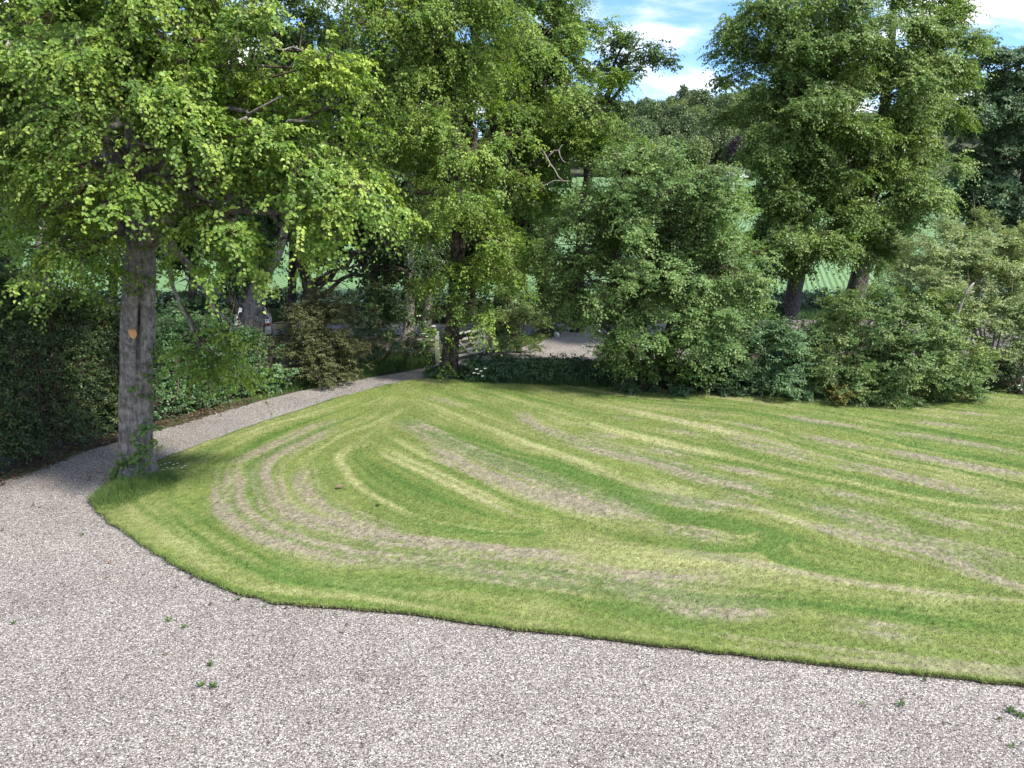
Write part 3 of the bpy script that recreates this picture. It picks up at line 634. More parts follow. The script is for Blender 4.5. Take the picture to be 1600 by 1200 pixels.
for px, py, ex, ey, r in [(196, 492, 188, 484, .018), (240, 512, 256, 500, .018), (256, 500, 273, 500, .010), (258, 501, 268, 516, .006), (222, 690, 218, 688, .03)]:
    A = on_trunk(px, py) if px < 245 else at(px, py, Y0 - .35); B = at(ex, ey, Y0 - .38); tube(g, bez(A, (A + B) / 2 + np.array([0, 0, .03]), B, 5), np.linspace(r, r * .5, 5), 6); g.build('dead_stub', M['twig_pale'], t1); g = MB()
pass
g = MB(); cen = []
for px, py, n_, rr_ in [(232, 665, 7, .07), (226, 672, 5, .06), (222, 700, 9, .09), (236, 694, 8, .09), (215, 712, 7, .09), (246, 690, 4, .07), (205, 722, 7, .08), (190, 735, 8, .1), (188, 748, 8, .1), (205, 742, 8, .1), (262, 740, 6, .07), (225, 735, 5, .08), (196, 722, 5, .06), (216, 682, 4, .05),
                        (236, 580, 5, .08), (232, 620, 4, .06), (242, 545, 8, .1), (250, 600, 7, .12), (228, 590, 4, .06), (255, 560, 8, .12), (207, 605, 3, .05), (222, 390, 4, .06), (210, 455, 4, .06), (236, 440, 5, .08)]:
    p = on_trunk(px, py, .06); cen.append(p + rng.normal(0, rr_, (n_, 3)) * np.array([1, .4, 1]))
cen = np.concatenate(cen); sprays(g, cen, np.tile(nrm(np.array([[.1, -1, .1]])), (len(cen), 1)), 1, 6, .16, .3, .095, .085, 0, .02, .85, True, .5)
g.build('bole_shoot', [M['weed'], M['twig']], t1)
# dark lining of the hollow
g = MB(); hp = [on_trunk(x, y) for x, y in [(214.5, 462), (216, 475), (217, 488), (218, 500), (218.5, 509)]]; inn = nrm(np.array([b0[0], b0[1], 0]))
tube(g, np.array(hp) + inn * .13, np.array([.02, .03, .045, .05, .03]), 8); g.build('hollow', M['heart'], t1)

# --- trees behind on the left
def tr(name, label, trunks, lobes, lm, tm, nleaf, **kw):
    return make_tree(name, label, 'tree', trunks, lobes, lm, tm, nleaf, **kw)
def gb(px, py, Y):
    p = at(px, py, Y); return p
def ground_trunk(px0, Y, *rest):
    """trunk whose foot is on the ground at depth Y below pixel column px0"""
    pts, rad = T(*rest); p = at(px0, rest[0][1], Y); foot = np.array([p[0], Y, -.05]); return ([foot] + pts, [rad[0] * 1.1] + rad)
tr('sycamore_tree', 'tall tree with a pale grey trunk standing behind the hedge at the left edge', [ground_trunk(62, 25, (64, 440, 25, 24), (68, 390, 25, 22), (73, 290, 25, 27), (76, 180, 25, 24), (80, 40, 25, 18), (85, -150, 25, 10)), T((74, 270, 25, 16), (40, 180, 25, 12), (10, 60, 25, 8))],
   [(60, 300, 25, 120, 60), (10, 330, 25, 60, 90), (130, 250, 26, 90, 80), (90, 80, 26, 130, 100), (180, 360, 25, 60, 60), (20, 130, 26, 70, 80), (230, 120, 27, 110, 100), (100, -80, 27, 160, 110), (-60, 200, 25, 70, 140), (110, 380, 24, 70, 40)], 'dark', 'bark_pale', 30000, L=.15, W=.13, slen=.7, limb_r=.25)
ivyt = tr('ivy_tree', 'forked old tree whose stem is wrapped in dark ivy, behind the hedge', [ground_trunk(392, 29, (391, 520, 29, 38), (396, 480, 29, 33), (399, 445, 29, 30), (385, 410, 29, 24), (372, 350, 29, 20), (362, 260, 29, 16), (355, 120, 29, 10)), T((400, 446, 29, 22), (420, 420, 29, 19), (436, 396, 29, 15), (446, 360, 29, 12), (455, 280, 29, 9))],
   [(360, 250, 29, 80, 60), (420, 330, 30, 60, 40), (300, 200, 30, 90, 80), (450, 250, 30, 80, 70), (380, 120, 30, 120, 90), (485, 335, 30, 40, 30), (300, 330, 30, 60, 60), (280, 440, 30, 60, 40), (310, 50, 31, 110, 80), (330, -70, 31, 150, 90), (500, 80, 31, 90, 90)], 'dark', 'bark_pale', 34000, L=.14, W=.12, slen=.65)
g = MB(); cen = []; 
for px, py, rx, ry, n_ in [(378, 380, 42, 60, 90), (372, 320, 40, 50, 70), (395, 410, 28, 30, 40), (365, 430, 22, 30, 30), (370, 260, 36, 45, 50)]:
    c = at(px, py, 28.9); cen.append(c + nrm(rng.normal(0, 1, (n_, 3))) * np.array([rx, 24, ry]) * 29 / F * rng.uniform(.6, 1, (n_, 1)))
cen = np.concatenate(cen); sprays(g, cen, nrm(cen - np.array([at(372, 350, 28.9)])) + np.array([0, -.2, 0]), 5, 14, .3, .6, .11, .1, 1, .12, .5, False)
g.build('ivy', [M['ivy'], M['twig']], ivyt)
tr('dark_tree', 'dark spreading tree with a black leaning stem behind the brownish rounded shrub', [ground_trunk(490, 33, (487, 470, 33, 18), (478, 435, 33, 17), (468, 405, 33, 15), (470, 340, 33, 12), (480, 200, 33, 8)), T((470, 410, 33, 11), (500, 385, 33, 9), (545, 370, 33, 6))],
   [(520, 392, 33, 42, 20), (575, 410, 33, 60, 45), (630, 420, 33, 50, 42), (540, 340, 34, 80, 50), (620, 340, 34, 60, 60), (480, 300, 34, 70, 60), (600, 230, 34, 90, 70), (500, 180, 35, 90, 80), (560, 100, 35, 110, 80), (600, 470, 33, 40, 30), (540, 440, 33, 40, 22), (660, 380, 34, 40, 60), (560, -30, 35, 130, 80)], 'dark', 'bark_dark', 36000, L=.15, W=.13, slen=.7, limb_r=.15)
for lab, xx, w, Yx in [('pale straight trunk, left one of a close pair behind the fence', 638, 17, 36), ('pale straight trunk, right one of a close pair behind the fence', 667, 15, 36.5)]:
    tr('roadside_tree', lab, [ground_trunk(xx - 2, Yx, (xx, 510, Yx, w), (xx + 2, 450, Yx, w - 1), (xx + 1, 380, Yx, w - 3), (xx + 6, 200, Yx, w - 6), (xx + 10, 60, Yx, 5))],
       [(xx, 300, Yx, 45, 60), (xx + (-30 if xx < 650 else 40), 230, Yx, 55, 55), (xx, 130, Yx, 60, 70), (xx + (-20 if xx < 650 else 25), 390, Yx + 1, 30, 30)], 'dark', 'bark_pale', 9000, L=.17, W=.15, slen=.7, group='pair of pale trunks behind the fence')
q = np.random.default_rng(5)
for k, (xx, Yx, lab) in enumerate([(15, 41, 'background tree far left behind the pale grey trunk'), (175, 43, 'background tree behind the crown of the big hollow lime'), (300, 42, 'background tree left of the ivy wrapped stem'), (455, 44, 'background tree right of the ivy wrapped stem'), (585, 42, 'background tree left of the close pale pair'), (735, 44, 'background tree behind the drooping twin stemmed lime'), (850, 45, 'background tree behind the dark leaning trunk')]):
    lobs = [(xx + q.uniform(-75, 75), yy + q.uniform(-20, 20), Yx + q.uniform(-1, 1), q.uniform(45, 75), q.uniform(35, 55)) for yy in ((70, 120, 170, 220, 260, 300, 335, 365, 385) if xx != 455 else (70, 110, 150, 190, 230, 260, 290, 310, 330))]
    tr('background_tree', lab, [ground_trunk(xx, Yx, (xx, 480, Yx, 14), (xx + 4, 400, Yx, 13), (xx, 250, Yx, 10), (xx, 100, Yx, 6))], lobs, 'dark', 'bark_dark', 30000, L=.24, W=.21, slen=.9, bsz=.9, sides=8)
# --- second lime where the drive meets the gate
b1 = gp(698, 588); Y1 = b1[1]
p1 = T((697, 588, Y1, 20), (701, 540, Y1, 16), (706, 480, Y1, 15), (712, 400, Y1, 15), (716, 300, Y1, 14), (712, 190, Y1, 12), (706, 40, Y1, 9), (700, -150, Y1, 5)); p1[0][0][2] = -.05
p1b = T((706, 584, Y1 - .25, 16), (711, 540, Y1 - .2, 12), (714, 490, Y1, 11), (720, 400, Y1, 11), (728, 300, Y1 - .2, 10), (745, 200, Y1, 7)); p1b[0][0][2] = -.05
t2 = tr('lime_tree', 'drooping lime tree with twin stems at the bend of the drive beside the white gate', [p1, p1b],
   [(690, 120, 26.5, 70, 70), (640, 60, 26, 80, 60), (730, 180, 26, 55, 60), (690, 240, 26, 75, 55), (740, 280, 26.3, 62, 58), (640, 210, 26.5, 55, 60), (620, 300, 27, 38, 50), (790, 250, 26.8, 42, 42), (700, 340, 26.5, 60, 50), (755, 370, 26.6, 52, 52),
    (680, 420, 26.8, 40, 36), (740, 440, 26.6, 45, 38), (775, 420, 27, 36, 40), (722, 490, 26.4, 18, 24), (738, 520, 26.8, 12, 20), (690, 480, 26.7, 26, 18), (700, 0, 26.5, 90, 70), (600, 0, 26, 70, 70), (640, 20, 27, 70, 55), (665, 80, 28.5, 70, 60), (600, 60, 28, 60, 60), (590, 110, 26, 45, 45), (680, -110, 27, 120, 80), (660, 150, 28, 80, 80), (740, 80, 28.5, 60, 80), (720, 260, 29, 80, 80)],
   'lime', 'bark_dark', 95000, bough=10, bsz=.75, shell=(.6, 1.05), L=.1, W=.082, slen=.62, droop=.85, limb_r=.16, flare=.7)
g = MB(); cen = np.array([697, 588, 0.]) * 0 + b1 + nrm(rng.normal(0, 1, (150, 3))) * np.array([.75, .5, .32]) * rng.uniform(.5, 1, (150, 1)); cen[:, 2] = np.abs(cen[:, 2]) * .9 + .08; cen[:, 1] -= .1
sprays(g, cen, nrm(cen - b1), 4, 10, .22, .5, .09, .08, 1, .06, .6, False); g.build('ivy', [M['ivy'], M['twig']], t2)
# --- tall tree behind
b3 = at(858, 520, 38); b3[2] = -.1
p3 = ([b3] + T((854, 470, 38, 21), (846, 430, 38, 20))[0], [.4, .34, .3])
p3 = (p3[0] + T((832, 390, 37.5, 17), (812, 330, 37, 17), (794, 280, 36.5, 17), (778, 220, 36, 17), (758, 130, 36, 16), (742, 50, 36, 14), (735, -90, 36, 8))[0], p3[1] + [17 * 37 / F / 2] * 3 + [17 * 36 / F / 2, .23, .2, .12])
TALL = [(760, 60, 35, 75, 60), (845, 40, 35, 80, 60), (912, 70, 35, 38, 50), (880, 110, 34.5, 80, 55), (930, 160, 34.5, 48, 50), (850, 190, 34.5, 70, 52), (935, 215, 34.5, 42, 38), (890, 250, 35, 55, 40), (800, 150, 36, 70, 70), (800, 240, 36, 55, 50), (820, 310, 36.5, 40, 40), (860, 340, 37, 45, 45), (830, 400, 36, 35, 40), (790, 340, 36, 45, 50), (800, 420, 35, 30, 40), (780, -60, 36, 120, 70), (860, -60, 36, 80, 70), (820, 90, 38, 90, 90), (770, 300, 38, 50, 60)]
t3 = tr('tall_lime_tree', 'tallest tree in the middle with dark leaning trunk, left of the open sky', [p3, T((790, 268, 36.5, 12), (815, 180, 36, 10), (850, 90, 36, 8), (880, 0, 36, 5)), T((768, 170, 36, 12), (790, 80, 36, 10), (770, 0, 36, 7))], TALL, 'lime', 'bark_dark', 130000, bough=12, bsz=.85, shell=(.6, 1.05), L=.115, W=.098, slen=.7, droop=.6, limb_r=.14, tint0=.46)
g = MB()
for pl, r in [([(840, 230), (848, 235), (854, 246), (860, 257), (866, 264), (872, 276), (880, 283)], .05), ([(854, 247), (861, 240), (866, 235), (873, 235), (877, 228), (879, 226)], .035), ([(873, 235), (875, 244), (879, 251), (884, 254)], .03), ([(838, 282), (850, 290), (866, 282), (890, 283)], .03)]:
    P_ = np.array([at(x, y, 33.2) for x, y in pl]); tube(g, P_, np.linspace(r, r * .55, len(P_)), 6)
g.build('dead_branch', M['deadwood'], t3)
tr('open_oak_tree', 'thin open crown reaching into the blue sky gap beside the tallest tree', [ground_trunk(905, 39, (905, 400, 39, 15), (915, 300, 39, 14), (930, 220, 39, 12), (945, 160, 39, 9), (965, 110, 39, 6), (1000, 60, 39, 3)), T((940, 180, 39, 7), (975, 130, 39, 5), (1010, 95, 39, 3)), T((950, 150, 39, 6), (960, 95, 39, 4), (985, 50, 39, 3))],
   [(1005, 75, 39, 34, 34), (975, 60, 39, 32, 26), (985, 110, 39, 36, 26), (955, 90, 39, 30, 40), (1018, 95, 39, 20, 20), (975, 140, 39, 22, 18), (940, 150, 39, 30, 30), (920, 200, 40, 40, 50)], 'dark', 'bark_dark', 7500, L=.15, W=.12, slen=.6, per=9, nspray=5, droop=.2, limb_r=.1, shell=(.2, 1.05), tint0=.8)
# --- multi-stemmed tree in the centre
b4 = at(1010, 598, 26.6); b4[2] = -.05
def stem(xb, *r): 
    pts, rad = T(*r); return ([np.array([xb, 26.6, -.05])] + pts, [rad[0] * 1.1] + rad)
BE = [(985, 270, 26, 85, 45), (1060, 300, 26, 80, 50), (920, 320, 26.2, 62, 42), (1010, 350, 25.6, 90, 50), (1110, 345, 25.8, 70, 48), (930, 390, 25.8, 72, 48), (1040, 420, 25.4, 90, 55), (1140, 410, 25.6, 55, 45), (1160, 392, 26, 24, 24), (905, 440, 26, 46, 42), (960, 460, 25.6, 70, 40), (1100, 480, 25.3, 80, 50), (1150, 465, 25.6, 38, 40),
      (945, 498, 25.8, 36, 20), (1010, 530, 25.2, 66, 36), (1090, 545, 25.0, 60, 38), (1005, 558, 25.2, 36, 20), (1045, 575, 25.1, 40, 22), (1130, 530, 25.2, 36, 36), (985, 535, 25.6, 28, 16), (1020, 320, 28, 110, 60), (1060, 430, 28, 100, 70), (950, 430, 28, 70, 60), (1090, 400, 27.5, 80, 50)]
t4 = tr('hornbeam_tree', 'broad bushy multi stemmed tree sweeping down to the far lawn edge in the centre', [stem(b4[0] - .5, (985, 560, 26.3, 12), (970, 480, 26.2, 9), (966, 400, 26.2, 8), (968, 320, 26.2, 5), (975, 250, 26.2, 3)), stem(b4[0] + .1, (1012, 540, 26.3, 11), (1000, 480, 26.4, 9), (1015, 380, 26.4, 7), (1030, 270, 26.4, 4)), stem(b4[0] + .5, (1035, 540, 26.3, 10), (1060, 470, 26.3, 8), (1085, 380, 26.3, 6), (1100, 310, 26.3, 3)), stem(b4[0] - .3, (975, 545, 26, 8), (955, 520, 25.8, 6), (930, 495, 25.6, 4))],
   BE, 'beech', 'bark_dark', 150000, L=.105, W=.075, slen=.6, droop=.3, up=.2, hang=.3, limb_r=.11, jit=.14, tint0=.5, sides=10)
# --- pair of limes by the wall on the right
b5 = at(1234, 497, 36); f5 = np.array([b5[0] - .1, 36, 0.0]); b6 = at(1338, 455, 38); f6 = np.array([b6[0] - .5, 38, 0])
LR = [(1215, 50, 34, 68, 55), (1280, 70, 33.5, 70, 65), (1175, 100, 34.5, 40, 40), (1250, 130, 33.3, 75, 55), (1230, 190, 33.6, 48, 50), (1280, 200, 33, 70, 60), (1234, 260, 33.6, 50, 46), (1280, 290, 33, 62, 50), (1235, 340, 33.5, 58, 45), (1208, 250, 34, 30, 36), (1270, 370, 33.6, 42, 26), (1212, 372, 34, 34, 24), (1203, 420, 35, 14, 18), (1295, 395, 34, 28, 18), (1250, -40, 34, 110, 70), (1250, 150, 36, 90, 110), (1240, 300, 36, 80, 90), (1217, 150, 35, 36, 44)]
RR = [(1370, 40, 35.5, 75, 60), (1440, 60, 35.5, 62, 55), (1420, 90, 35.2, 60, 50), (1470, 85, 35.5, 36, 40), (1325, 100, 36, 45, 60), (1325, 190, 36, 45, 60), (1450, 190, 35.2, 45, 40), (1330, 250, 34.8, 50, 50), (1480, 40, 36, 30, 30), (1400, 120, 35, 75, 55), (1455, 150, 35.3, 45, 50), (1360, 200, 35, 65, 60), (1430, 220, 35, 55, 45), (1470, 225, 35.5, 30, 32), (1380, 290, 34.8, 75, 52), (1440, 290, 35, 48, 36), (1350, 345, 34.8, 62, 38), (1410, 350, 35, 55, 40), (1322, 385, 35, 40, 22), (1395, 375, 35.3, 36, 22), (1320, 300, 35.5, 50, 70), (1390, -50, 36, 110, 70), (1390, 180, 37.5, 90, 110), (1370, 330, 37.5, 70, 70)]
tr('tall_lime_tree', 'tall lime with a leaning grey trunk, left one of the pair behind the shrubs', [([f5] + T((1238, 470, 36, 26), (1246, 430, 36, 24), (1256, 390, 36, 22), (1262, 300, 36, 19), (1262, 180, 36, 15), (1260, 60, 36, 10), (1255, -90, 36, 5))[0], [.44] + T((1238, 470, 36, 26), (1246, 430, 36, 24), (1256, 390, 36, 22), (1262, 300, 36, 19), (1262, 180, 36, 15), (1260, 60, 36, 10), (1255, -90, 36, 5))[1])],
   LR, 'lime_far', 'bark_purple', 150000, bough=14, bsz=.85, shell=(.55, 1.03), L=.125, W=.105, slen=.72, droop=.55, limb_r=.14, group='pair of tall limes on the right', tint0=.42)
q6 = T((1340, 450, 38, 28), (1347, 410, 38, 27), (1356, 360, 38, 23), (1365, 270, 38, 19), (1385, 150, 38, 15), (1395, 30, 38, 10), (1400, -90, 38, 5))
tr('tall_lime_tree', 'tall lime with sunlit right side, right one of the pair behind the shrubs', [([f6] + q6[0], [.5] + q6[1])],
   RR, 'lime_far', 'bark_purple', 150000, bough=14, bsz=.85, shell=(.55, 1.03), L=.125, W=.105, slen=.72, droop=.55, limb_r=.14, group='pair of tall limes on the right', tint0=.55)
b7 = at(1600, 420, 44); f7 = np.array([b7[0], 44, -.05])
tr('sycamore_tree', 'dense dark green tree with layered crown at the right edge behind the limes', [([f7] + T((1590, 330, 44, 22), (1560, 250, 44, 18), (1550, 150, 44, 10))[0], [.5] + T((1590, 330, 44, 22), (1560, 250, 44, 18), (1550, 150, 44, 10))[1]), T((1580, 300, 44, 12), (1530, 200, 44, 9), (1490, 180, 44, 6)), T((1590, 310, 44, 10), (1620, 200, 44, 8), (1640, 100, 44, 5))],
   [(1540, 100, 43, 50, 35), (1590, 120, 43, 50, 48), (1520, 140, 43, 40, 35), (1560, 175, 42.5, 60, 28), (1610, 190, 43, 50, 40), (1520, 270, 43, 40, 26), (1570, 250, 42.5, 55, 34), (1620, 270, 43, 50, 45), (1560, 310, 43, 55, 26), (1520, 310, 43.5, 35, 22), (1600, 340, 43, 50, 30), (1660, 160, 44, 60, 90), (1510, 200, 44, 30, 26)], 'maple', 'bark_dark', 110000, L=.15, W=.14, slen=.55, droop=.35, jit=.14, limb_r=.14)

# ------------------------------------------------------------------ shrubs and hedges
def shrub(name, label, cat, foot, lobes, lm, nleaf, L, W, slen=.35, droop=.35, stems=7, twigm='twig', crown='foliage', group=None, leafless=0, nst=None, **kw):
    fx, fY = foot; base = np.array([(fx - 800) / F * fY * 1.03, fY, 0.0])
    lob = np.array([at(a, b, c) for a, b, c, _, _ in lobes]); tr_ = []
    for k in range(stems):
        c = lob[rng.integers(len(lob))]; s = base + np.array([rng.normal(0, .05), rng.normal(0, .04), -.03]); c = c + rng.normal(0, .15, 3)
        tr_.append(([s, s * .6 + c * .4 + np.array([0, 0, .25]), c], [.035, .028, .012]))
    return make_tree(name, label, cat, tr_, lobes, lm, 'twig' if twigm == 'twig' else twigm, nleaf, L, W, slen, droop, crown_name=crown, limbs=False, sides=6, flare=0, group=group, twigm=twigm, leafless=leafless, jit=kw.pop('jit', .1), **{**dict(bsz=.28, bough=3), **kw})
shrub('hawthorn_shrub', 'large spreading shrub with arching yellow green shoots at the far right lawn edge', 'shrub', (1400, 24.6), [(1340, 510, 25, 55, 42), (1390, 480, 25.2, 70, 36), (1450, 500, 25, 55, 40), (1320, 560, 24.5, 50, 45), (1390, 550, 24.2, 70, 55), (1460, 560, 24.2, 60, 50), (1500, 580, 24.3, 40, 42), (1420, 600, 24, 80, 26), (1310, 600, 24.2, 40, 24), (1520, 610, 24.3, 26, 18), (1350, 605, 24, 50, 22), (1300, 490, 25.5, 34, 24), (1385, 520, 26, 90, 60)], 'haw', 70000, .09, .066, .45, .2, stems=8, up=.3, per=14, shell=(.72, 1.02), dense_twig=False)
shrub('green_shrub', 'green shrub at the lawn edge between the central tree and the large hawthorn', 'shrub', (1215, 25), [(1190, 530, 25.2, 40, 34), (1160, 515, 25.8, 36, 28), (1235, 520, 25.8, 24, 20), (1225, 545, 25, 45, 38), (1165, 560, 25.4, 40, 34), (1205, 580, 24.8, 52, 36), (1245, 590, 24.5, 34, 30), (1255, 560, 25, 30, 34), (1180, 600, 25, 34, 18), (1215, 520, 25.8, 34, 26), (1260, 610, 24.4, 24, 14)], 'shrub', 36000, .085, .06, .38, .3, shell=(.7, 1.02), dense_twig=False)
shrub('golden_shrub', 'small yellow green bush at the foot of the large hawthorn', 'shrub', (1312, 23.9), [(1312, 606, 23.7, 22, 17), (1302, 612, 23.7, 12, 12), (1325, 610, 23.8, 12, 12)], 'yellow', 1800, .06, .035, .22, .25, stems=4)
shrub('elder_bush', 'pale yellowish open bush with bare grey twigs below at the right edge', 'bush', (1540, 26.5), [(1470, 380, 27.5, 60, 32), (1540, 375, 28, 60, 35), (1600, 400, 27.5, 50, 40), (1440, 430, 27, 45, 34), (1500, 430, 26.8, 60, 34), (1565, 440, 26.8, 50, 36), (1470, 470, 26.5, 45, 26), (1540, 490, 26.2, 60, 32), (1600, 480, 26.2, 40, 40), (1580, 530, 25.8, 40, 26)], 'elder', 60000, .1, .062, .42, .15, stems=9, twigm='twig_pale', leafless=.12, up=.4, per=14, shell=(.55, 1.05), dense_twig=False)
shrub('dark_bush', 'dark shaded evergreen bush in the bottom right corner of the shrubbery', 'bush', (1590, 25), [(1590, 590, 25.2, 50, 34), (1560, 600, 25.4, 34, 26), (1640, 590, 25, 60, 50), (1620, 560, 26, 60, 40), (1545, 580, 26, 40, 40)], 'ivy', 8000, .09, .06, .35, .3)
shrub('brownish_shrub', 'rounded brownish green shrub left of the drive beyond the hedge', 'shrub', (500, 27.2), [(500, 500, 27, 48, 42), (480, 540, 26.8, 48, 42), (530, 545, 26.8, 40, 38), (505, 565, 26.6, 52, 28), (510, 475, 27.2, 32, 24), (550, 560, 27, 20, 24)], 'brown', 42000, .07, .045, .25, .15, dense_twig=False, shell=(.75, 1.02), nspray=6, per=12)
shrub('dark_shrub', 'dark green shrub left of the gatepost under the pale trunks', 'shrub', (600, 30.5), [(600, 500, 30.5, 45, 34), (570, 530, 30, 40, 30), (630, 530, 30.5, 40, 28), (660, 500, 31.5, 34, 34), (610, 545, 30, 45, 20), (565, 490, 31, 36, 36), (660, 540, 31.5, 26, 22)], 'ivy', 13000, .085, .06, .35, .3, tint0=.65)
shrub('variegated_shrub', 'yellow tinted shrub beside the gravel yard behind the white gate', 'shrub', (812, 32.8), [(800, 470, 32.8, 36, 30), (825, 490, 32.5, 34, 34), (790, 505, 32.6, 30, 34), (815, 525, 32.2, 42, 24), (840, 520, 32.4, 24, 22), (775, 480, 33, 24, 30), (790, 535, 32.4, 26, 14)], 'haw', 11000, .08, .055, .32, .2, tint0=.55)
shrub('yellow_green_shrub', 'yellow green leafy shrub in the shade beside the end of the hedge', 'shrub', (440, 26.6), [(440, 570, 26, 36, 28), (420, 590, 25.6, 34, 22), (455, 590, 25.8, 30, 20), (415, 555, 26.4, 30, 24)], 'shrub', 5200, .09, .07, .3, .3)
shrub('laurel_shrub', 'glossy green shrub between the big trunk and the forked ivy trunk', 'shrub', (335, 28.5), [(354, 502, 28.5, 16, 20), (350, 530, 28.5, 30, 20), (290, 520, 28.5, 28, 22), (365, 530, 28.2, 26, 20), (320, 540, 28, 40, 20), (270, 500, 28.8, 30, 30)], 'shrub', 15000, .11, .065, .35, .3, tint0=.4, dense_twig=False)
shrub('lane_bush', 'low dark bush at the foot of the left roadside lime beyond the wall', 'bush', (1190, 36.5), [(1180, 480, 36.5, 34, 14), (1215, 490, 36.3, 26, 12), (1150, 480, 36.8, 30, 16)], 'shrub', 3200, .12, .09, .3, .3, stems=4)

def hedge(name, label, line, hts, th, lm, ncl, L, W, base_gap=.15, spill=.3, tint0=.5, name2='foliage', stems=40, per=12, nspray=5, round_=.35):
    """clipped hedge along a ground line; clump centres in a shell over its front, top and back"""
    Lp = np.array([p[:2] for p in line]); s = np.r_[0, np.cumsum(np.linalg.norm(np.diff(Lp, axis=0), axis=1))]
    root = thing(name, label, 'hedge', (Lp[0][0], Lp[0][1], 0)); cb = MB()
    t = rng.uniform(0, s[-1], ncl); x = np.interp(t, s, Lp[:, 0]); y = np.interp(t, s, Lp[:, 1]); h = np.interp(t, s, hts) * (1 + .16 * (fbm(t, t * 0, .8) - .5) * 2)
    dx = np.interp(t + .1, s, Lp[:, 0]) - np.interp(t - .1, s, Lp[:, 0]); dy = np.interp(t + .1, s, Lp[:, 1]) - np.interp(t - .1, s, Lp[:, 1]); dd = nrm(np.stack([dx, dy], -1)); fn = np.stack([dd[:, 1], -dd[:, 0]], -1)
    w = rng.uniform(0, 1, ncl); z = base_gap + (h - base_gap) * rng.uniform(0, 1, ncl) ** .9; dep = th * rng.uniform(0, 1, ncl) ** 2.2
    bul = .35 * (fbm(t, z, .9) - .5) * 2 - round_ * (z / h) ** 3 - .25 * np.exp(-z / .35)
    top = w > .72; z[top] = h[top] * rng.uniform(.9, 1.04, top.sum()); dep[top] = th * rng.uniform(0, 1, top.sum())
    P = np.stack([x, y], -1) + fn * (bul - dep)[:, None]
    o = np.c_[fn * np.where(top, .3, 1)[:, None], np.where(top, 1, .1)]; o = nrm(o + rng.normal(0, .25, o.shape))
    sprays(cb, np.c_[P, z], o, nspray, per, .17, .25, L, W, 1, .13, tint0, False, .1, .15, 1.1, tvar=.17, upn=.45, outn=.7)
    cb.build(name2, [M[lm], M['twig']], root)
    g = MB(); tt = rng.uniform(0, s[-1], stems); X = np.interp(tt, s, Lp[:, 0]); Y = np.interp(tt, s, Lp[:, 1]); hh = np.interp(tt, s, hts)
    A = np.c_[X, Y + th * .5, 0 * X]; B = A + np.c_[rng.normal(0, .35, stems), rng.normal(0, .3, stems), hh * .85]
    twigs(g, A, (A + B) / 2 + rng.normal(0, .15, (stems, 3)), B, .045, .012); A2 = A[rng.integers(0, stems, stems * 8)] + np.c_[rng.normal(0, .5, (stems * 8, 2)), rng.uniform(.2, 2.4, stems * 8)]
    B2 = A2 + rng.normal(0, .5, A2.shape) + np.array([0, -.3, .4]); twigs(g, A2, (A2 + B2) / 2 + rng.normal(0, .1, A2.shape), B2, .014, .005)
    o = g.build("stem", M["twig"], root); o["kind"] = "stuff"
    return root
hl = [gp(x, y) + np.array([-.55, .5, 0]) for x, y in [(-90, 790), (0, 752), (60, 733), (130, 705), (190, 688), (250, 671)]]
hedge('tall_hedge', 'tall dark leafy hedge along the left side of the drive behind the big trunk', hl, [4.1, 4.1, 4.15, 4.0, 3.5, 2.9], 1.3, 'hedge', 3900, .075, .055, .12, per=8)
hl = [gp(x, y) + np.array([-.5, .5, 0]) for x, y in [(255, 669), (300, 656), (330, 647), (380, 632), (430, 618)]]
hedge('mixed_hedge', 'lower mid green hedge running from the big trunk towards the rounded brownish shrub', hl, [2.7, 2.6, 2.45, 2.2, 2.0], 1.2, 'shrub', 2300, .09, .07, .15, tint0=.3, per=8)
hl = [np.array([x, 46.6, 0]) for x in (-40., -10, 10, 30, 45)]
hedge('roadside_hedge', 'long low dark hedge between the lane and the crop field', hl, [1.1, 1.1, 1.0, 1.1, 1.2], .8, 'ivy', 1500, .14, .1, .1, stems=60, tint0=.6)

# ivy covered low wall along the far side of the lawn
wl = [gp(x, y) for x, y in [(725, 600), (850, 609), (1000, 612), (1170, 616)]]; Wp = np.array(wl)[:, :2]
Wp = np.array([[-1.55, 27.6], [1.2, 27.3], [4.6, 27.2], [8.4, 27.0]])
wr = thing('garden_wall', 'low stone wall smothered in dark ivy between the lawn and the gravel yard', 'wall', (Wp[0][0], Wp[0][1], 0))
def stone_mat():
    m, nt, out = mat('dry_stone'); L = nt.links.new
    tc = N(nt, 'ShaderNodeTexCoord'); mp = N(nt, 'ShaderNodeMapping'); mp.inputs['Scale'].default_value = (1, 1, 1.9); L(tc.outputs['Object'], mp.inputs[0])
    v = N(nt, 'ShaderNodeTexVoronoi', Scale=4.2); L(mp.outputs[0], v.inputs['Vector']); sc_ = N(nt, 'ShaderNodeSeparateColor'); L(v.outputs['Color'], sc_.inputs[0])
    r = ramp(nt, [(0, (.14, .125, .11)), (.5, (.24, .22, .2)), (1, (.38, .35, .33))], sc_.outputs[0])
    v2 = N(nt, 'ShaderNodeTexVoronoi', Scale=4.2, _feature='DISTANCE_TO_EDGE'); L(mp.outputs[0], v2.inputs['Vector'])
    e = ramp(nt, [(0, (.2, .2, .2)), (.08, (1, 1, 1))], v2.outputs[0]); mu = N(nt, 'ShaderNodeVectorMath', _operation='MULTIPLY'); L(r.outputs[0], mu.inputs[0]); L(e.outputs[0], mu.inputs[1])
    p = N(nt, 'ShaderNodeBsdfPrincipled', Roughness=.9); L(mu.outputs[0], p.inputs['Base Color'])
    bp = N(nt, 'ShaderNodeBump', Strength=.9, Distance=.05); L(e.outputs[0], bp.inputs['Height']); L(bp.outputs[0], p.inputs['Normal']); L(p.outputs[0], out.inputs[0]); return m
M['stone'] = stone_mat()
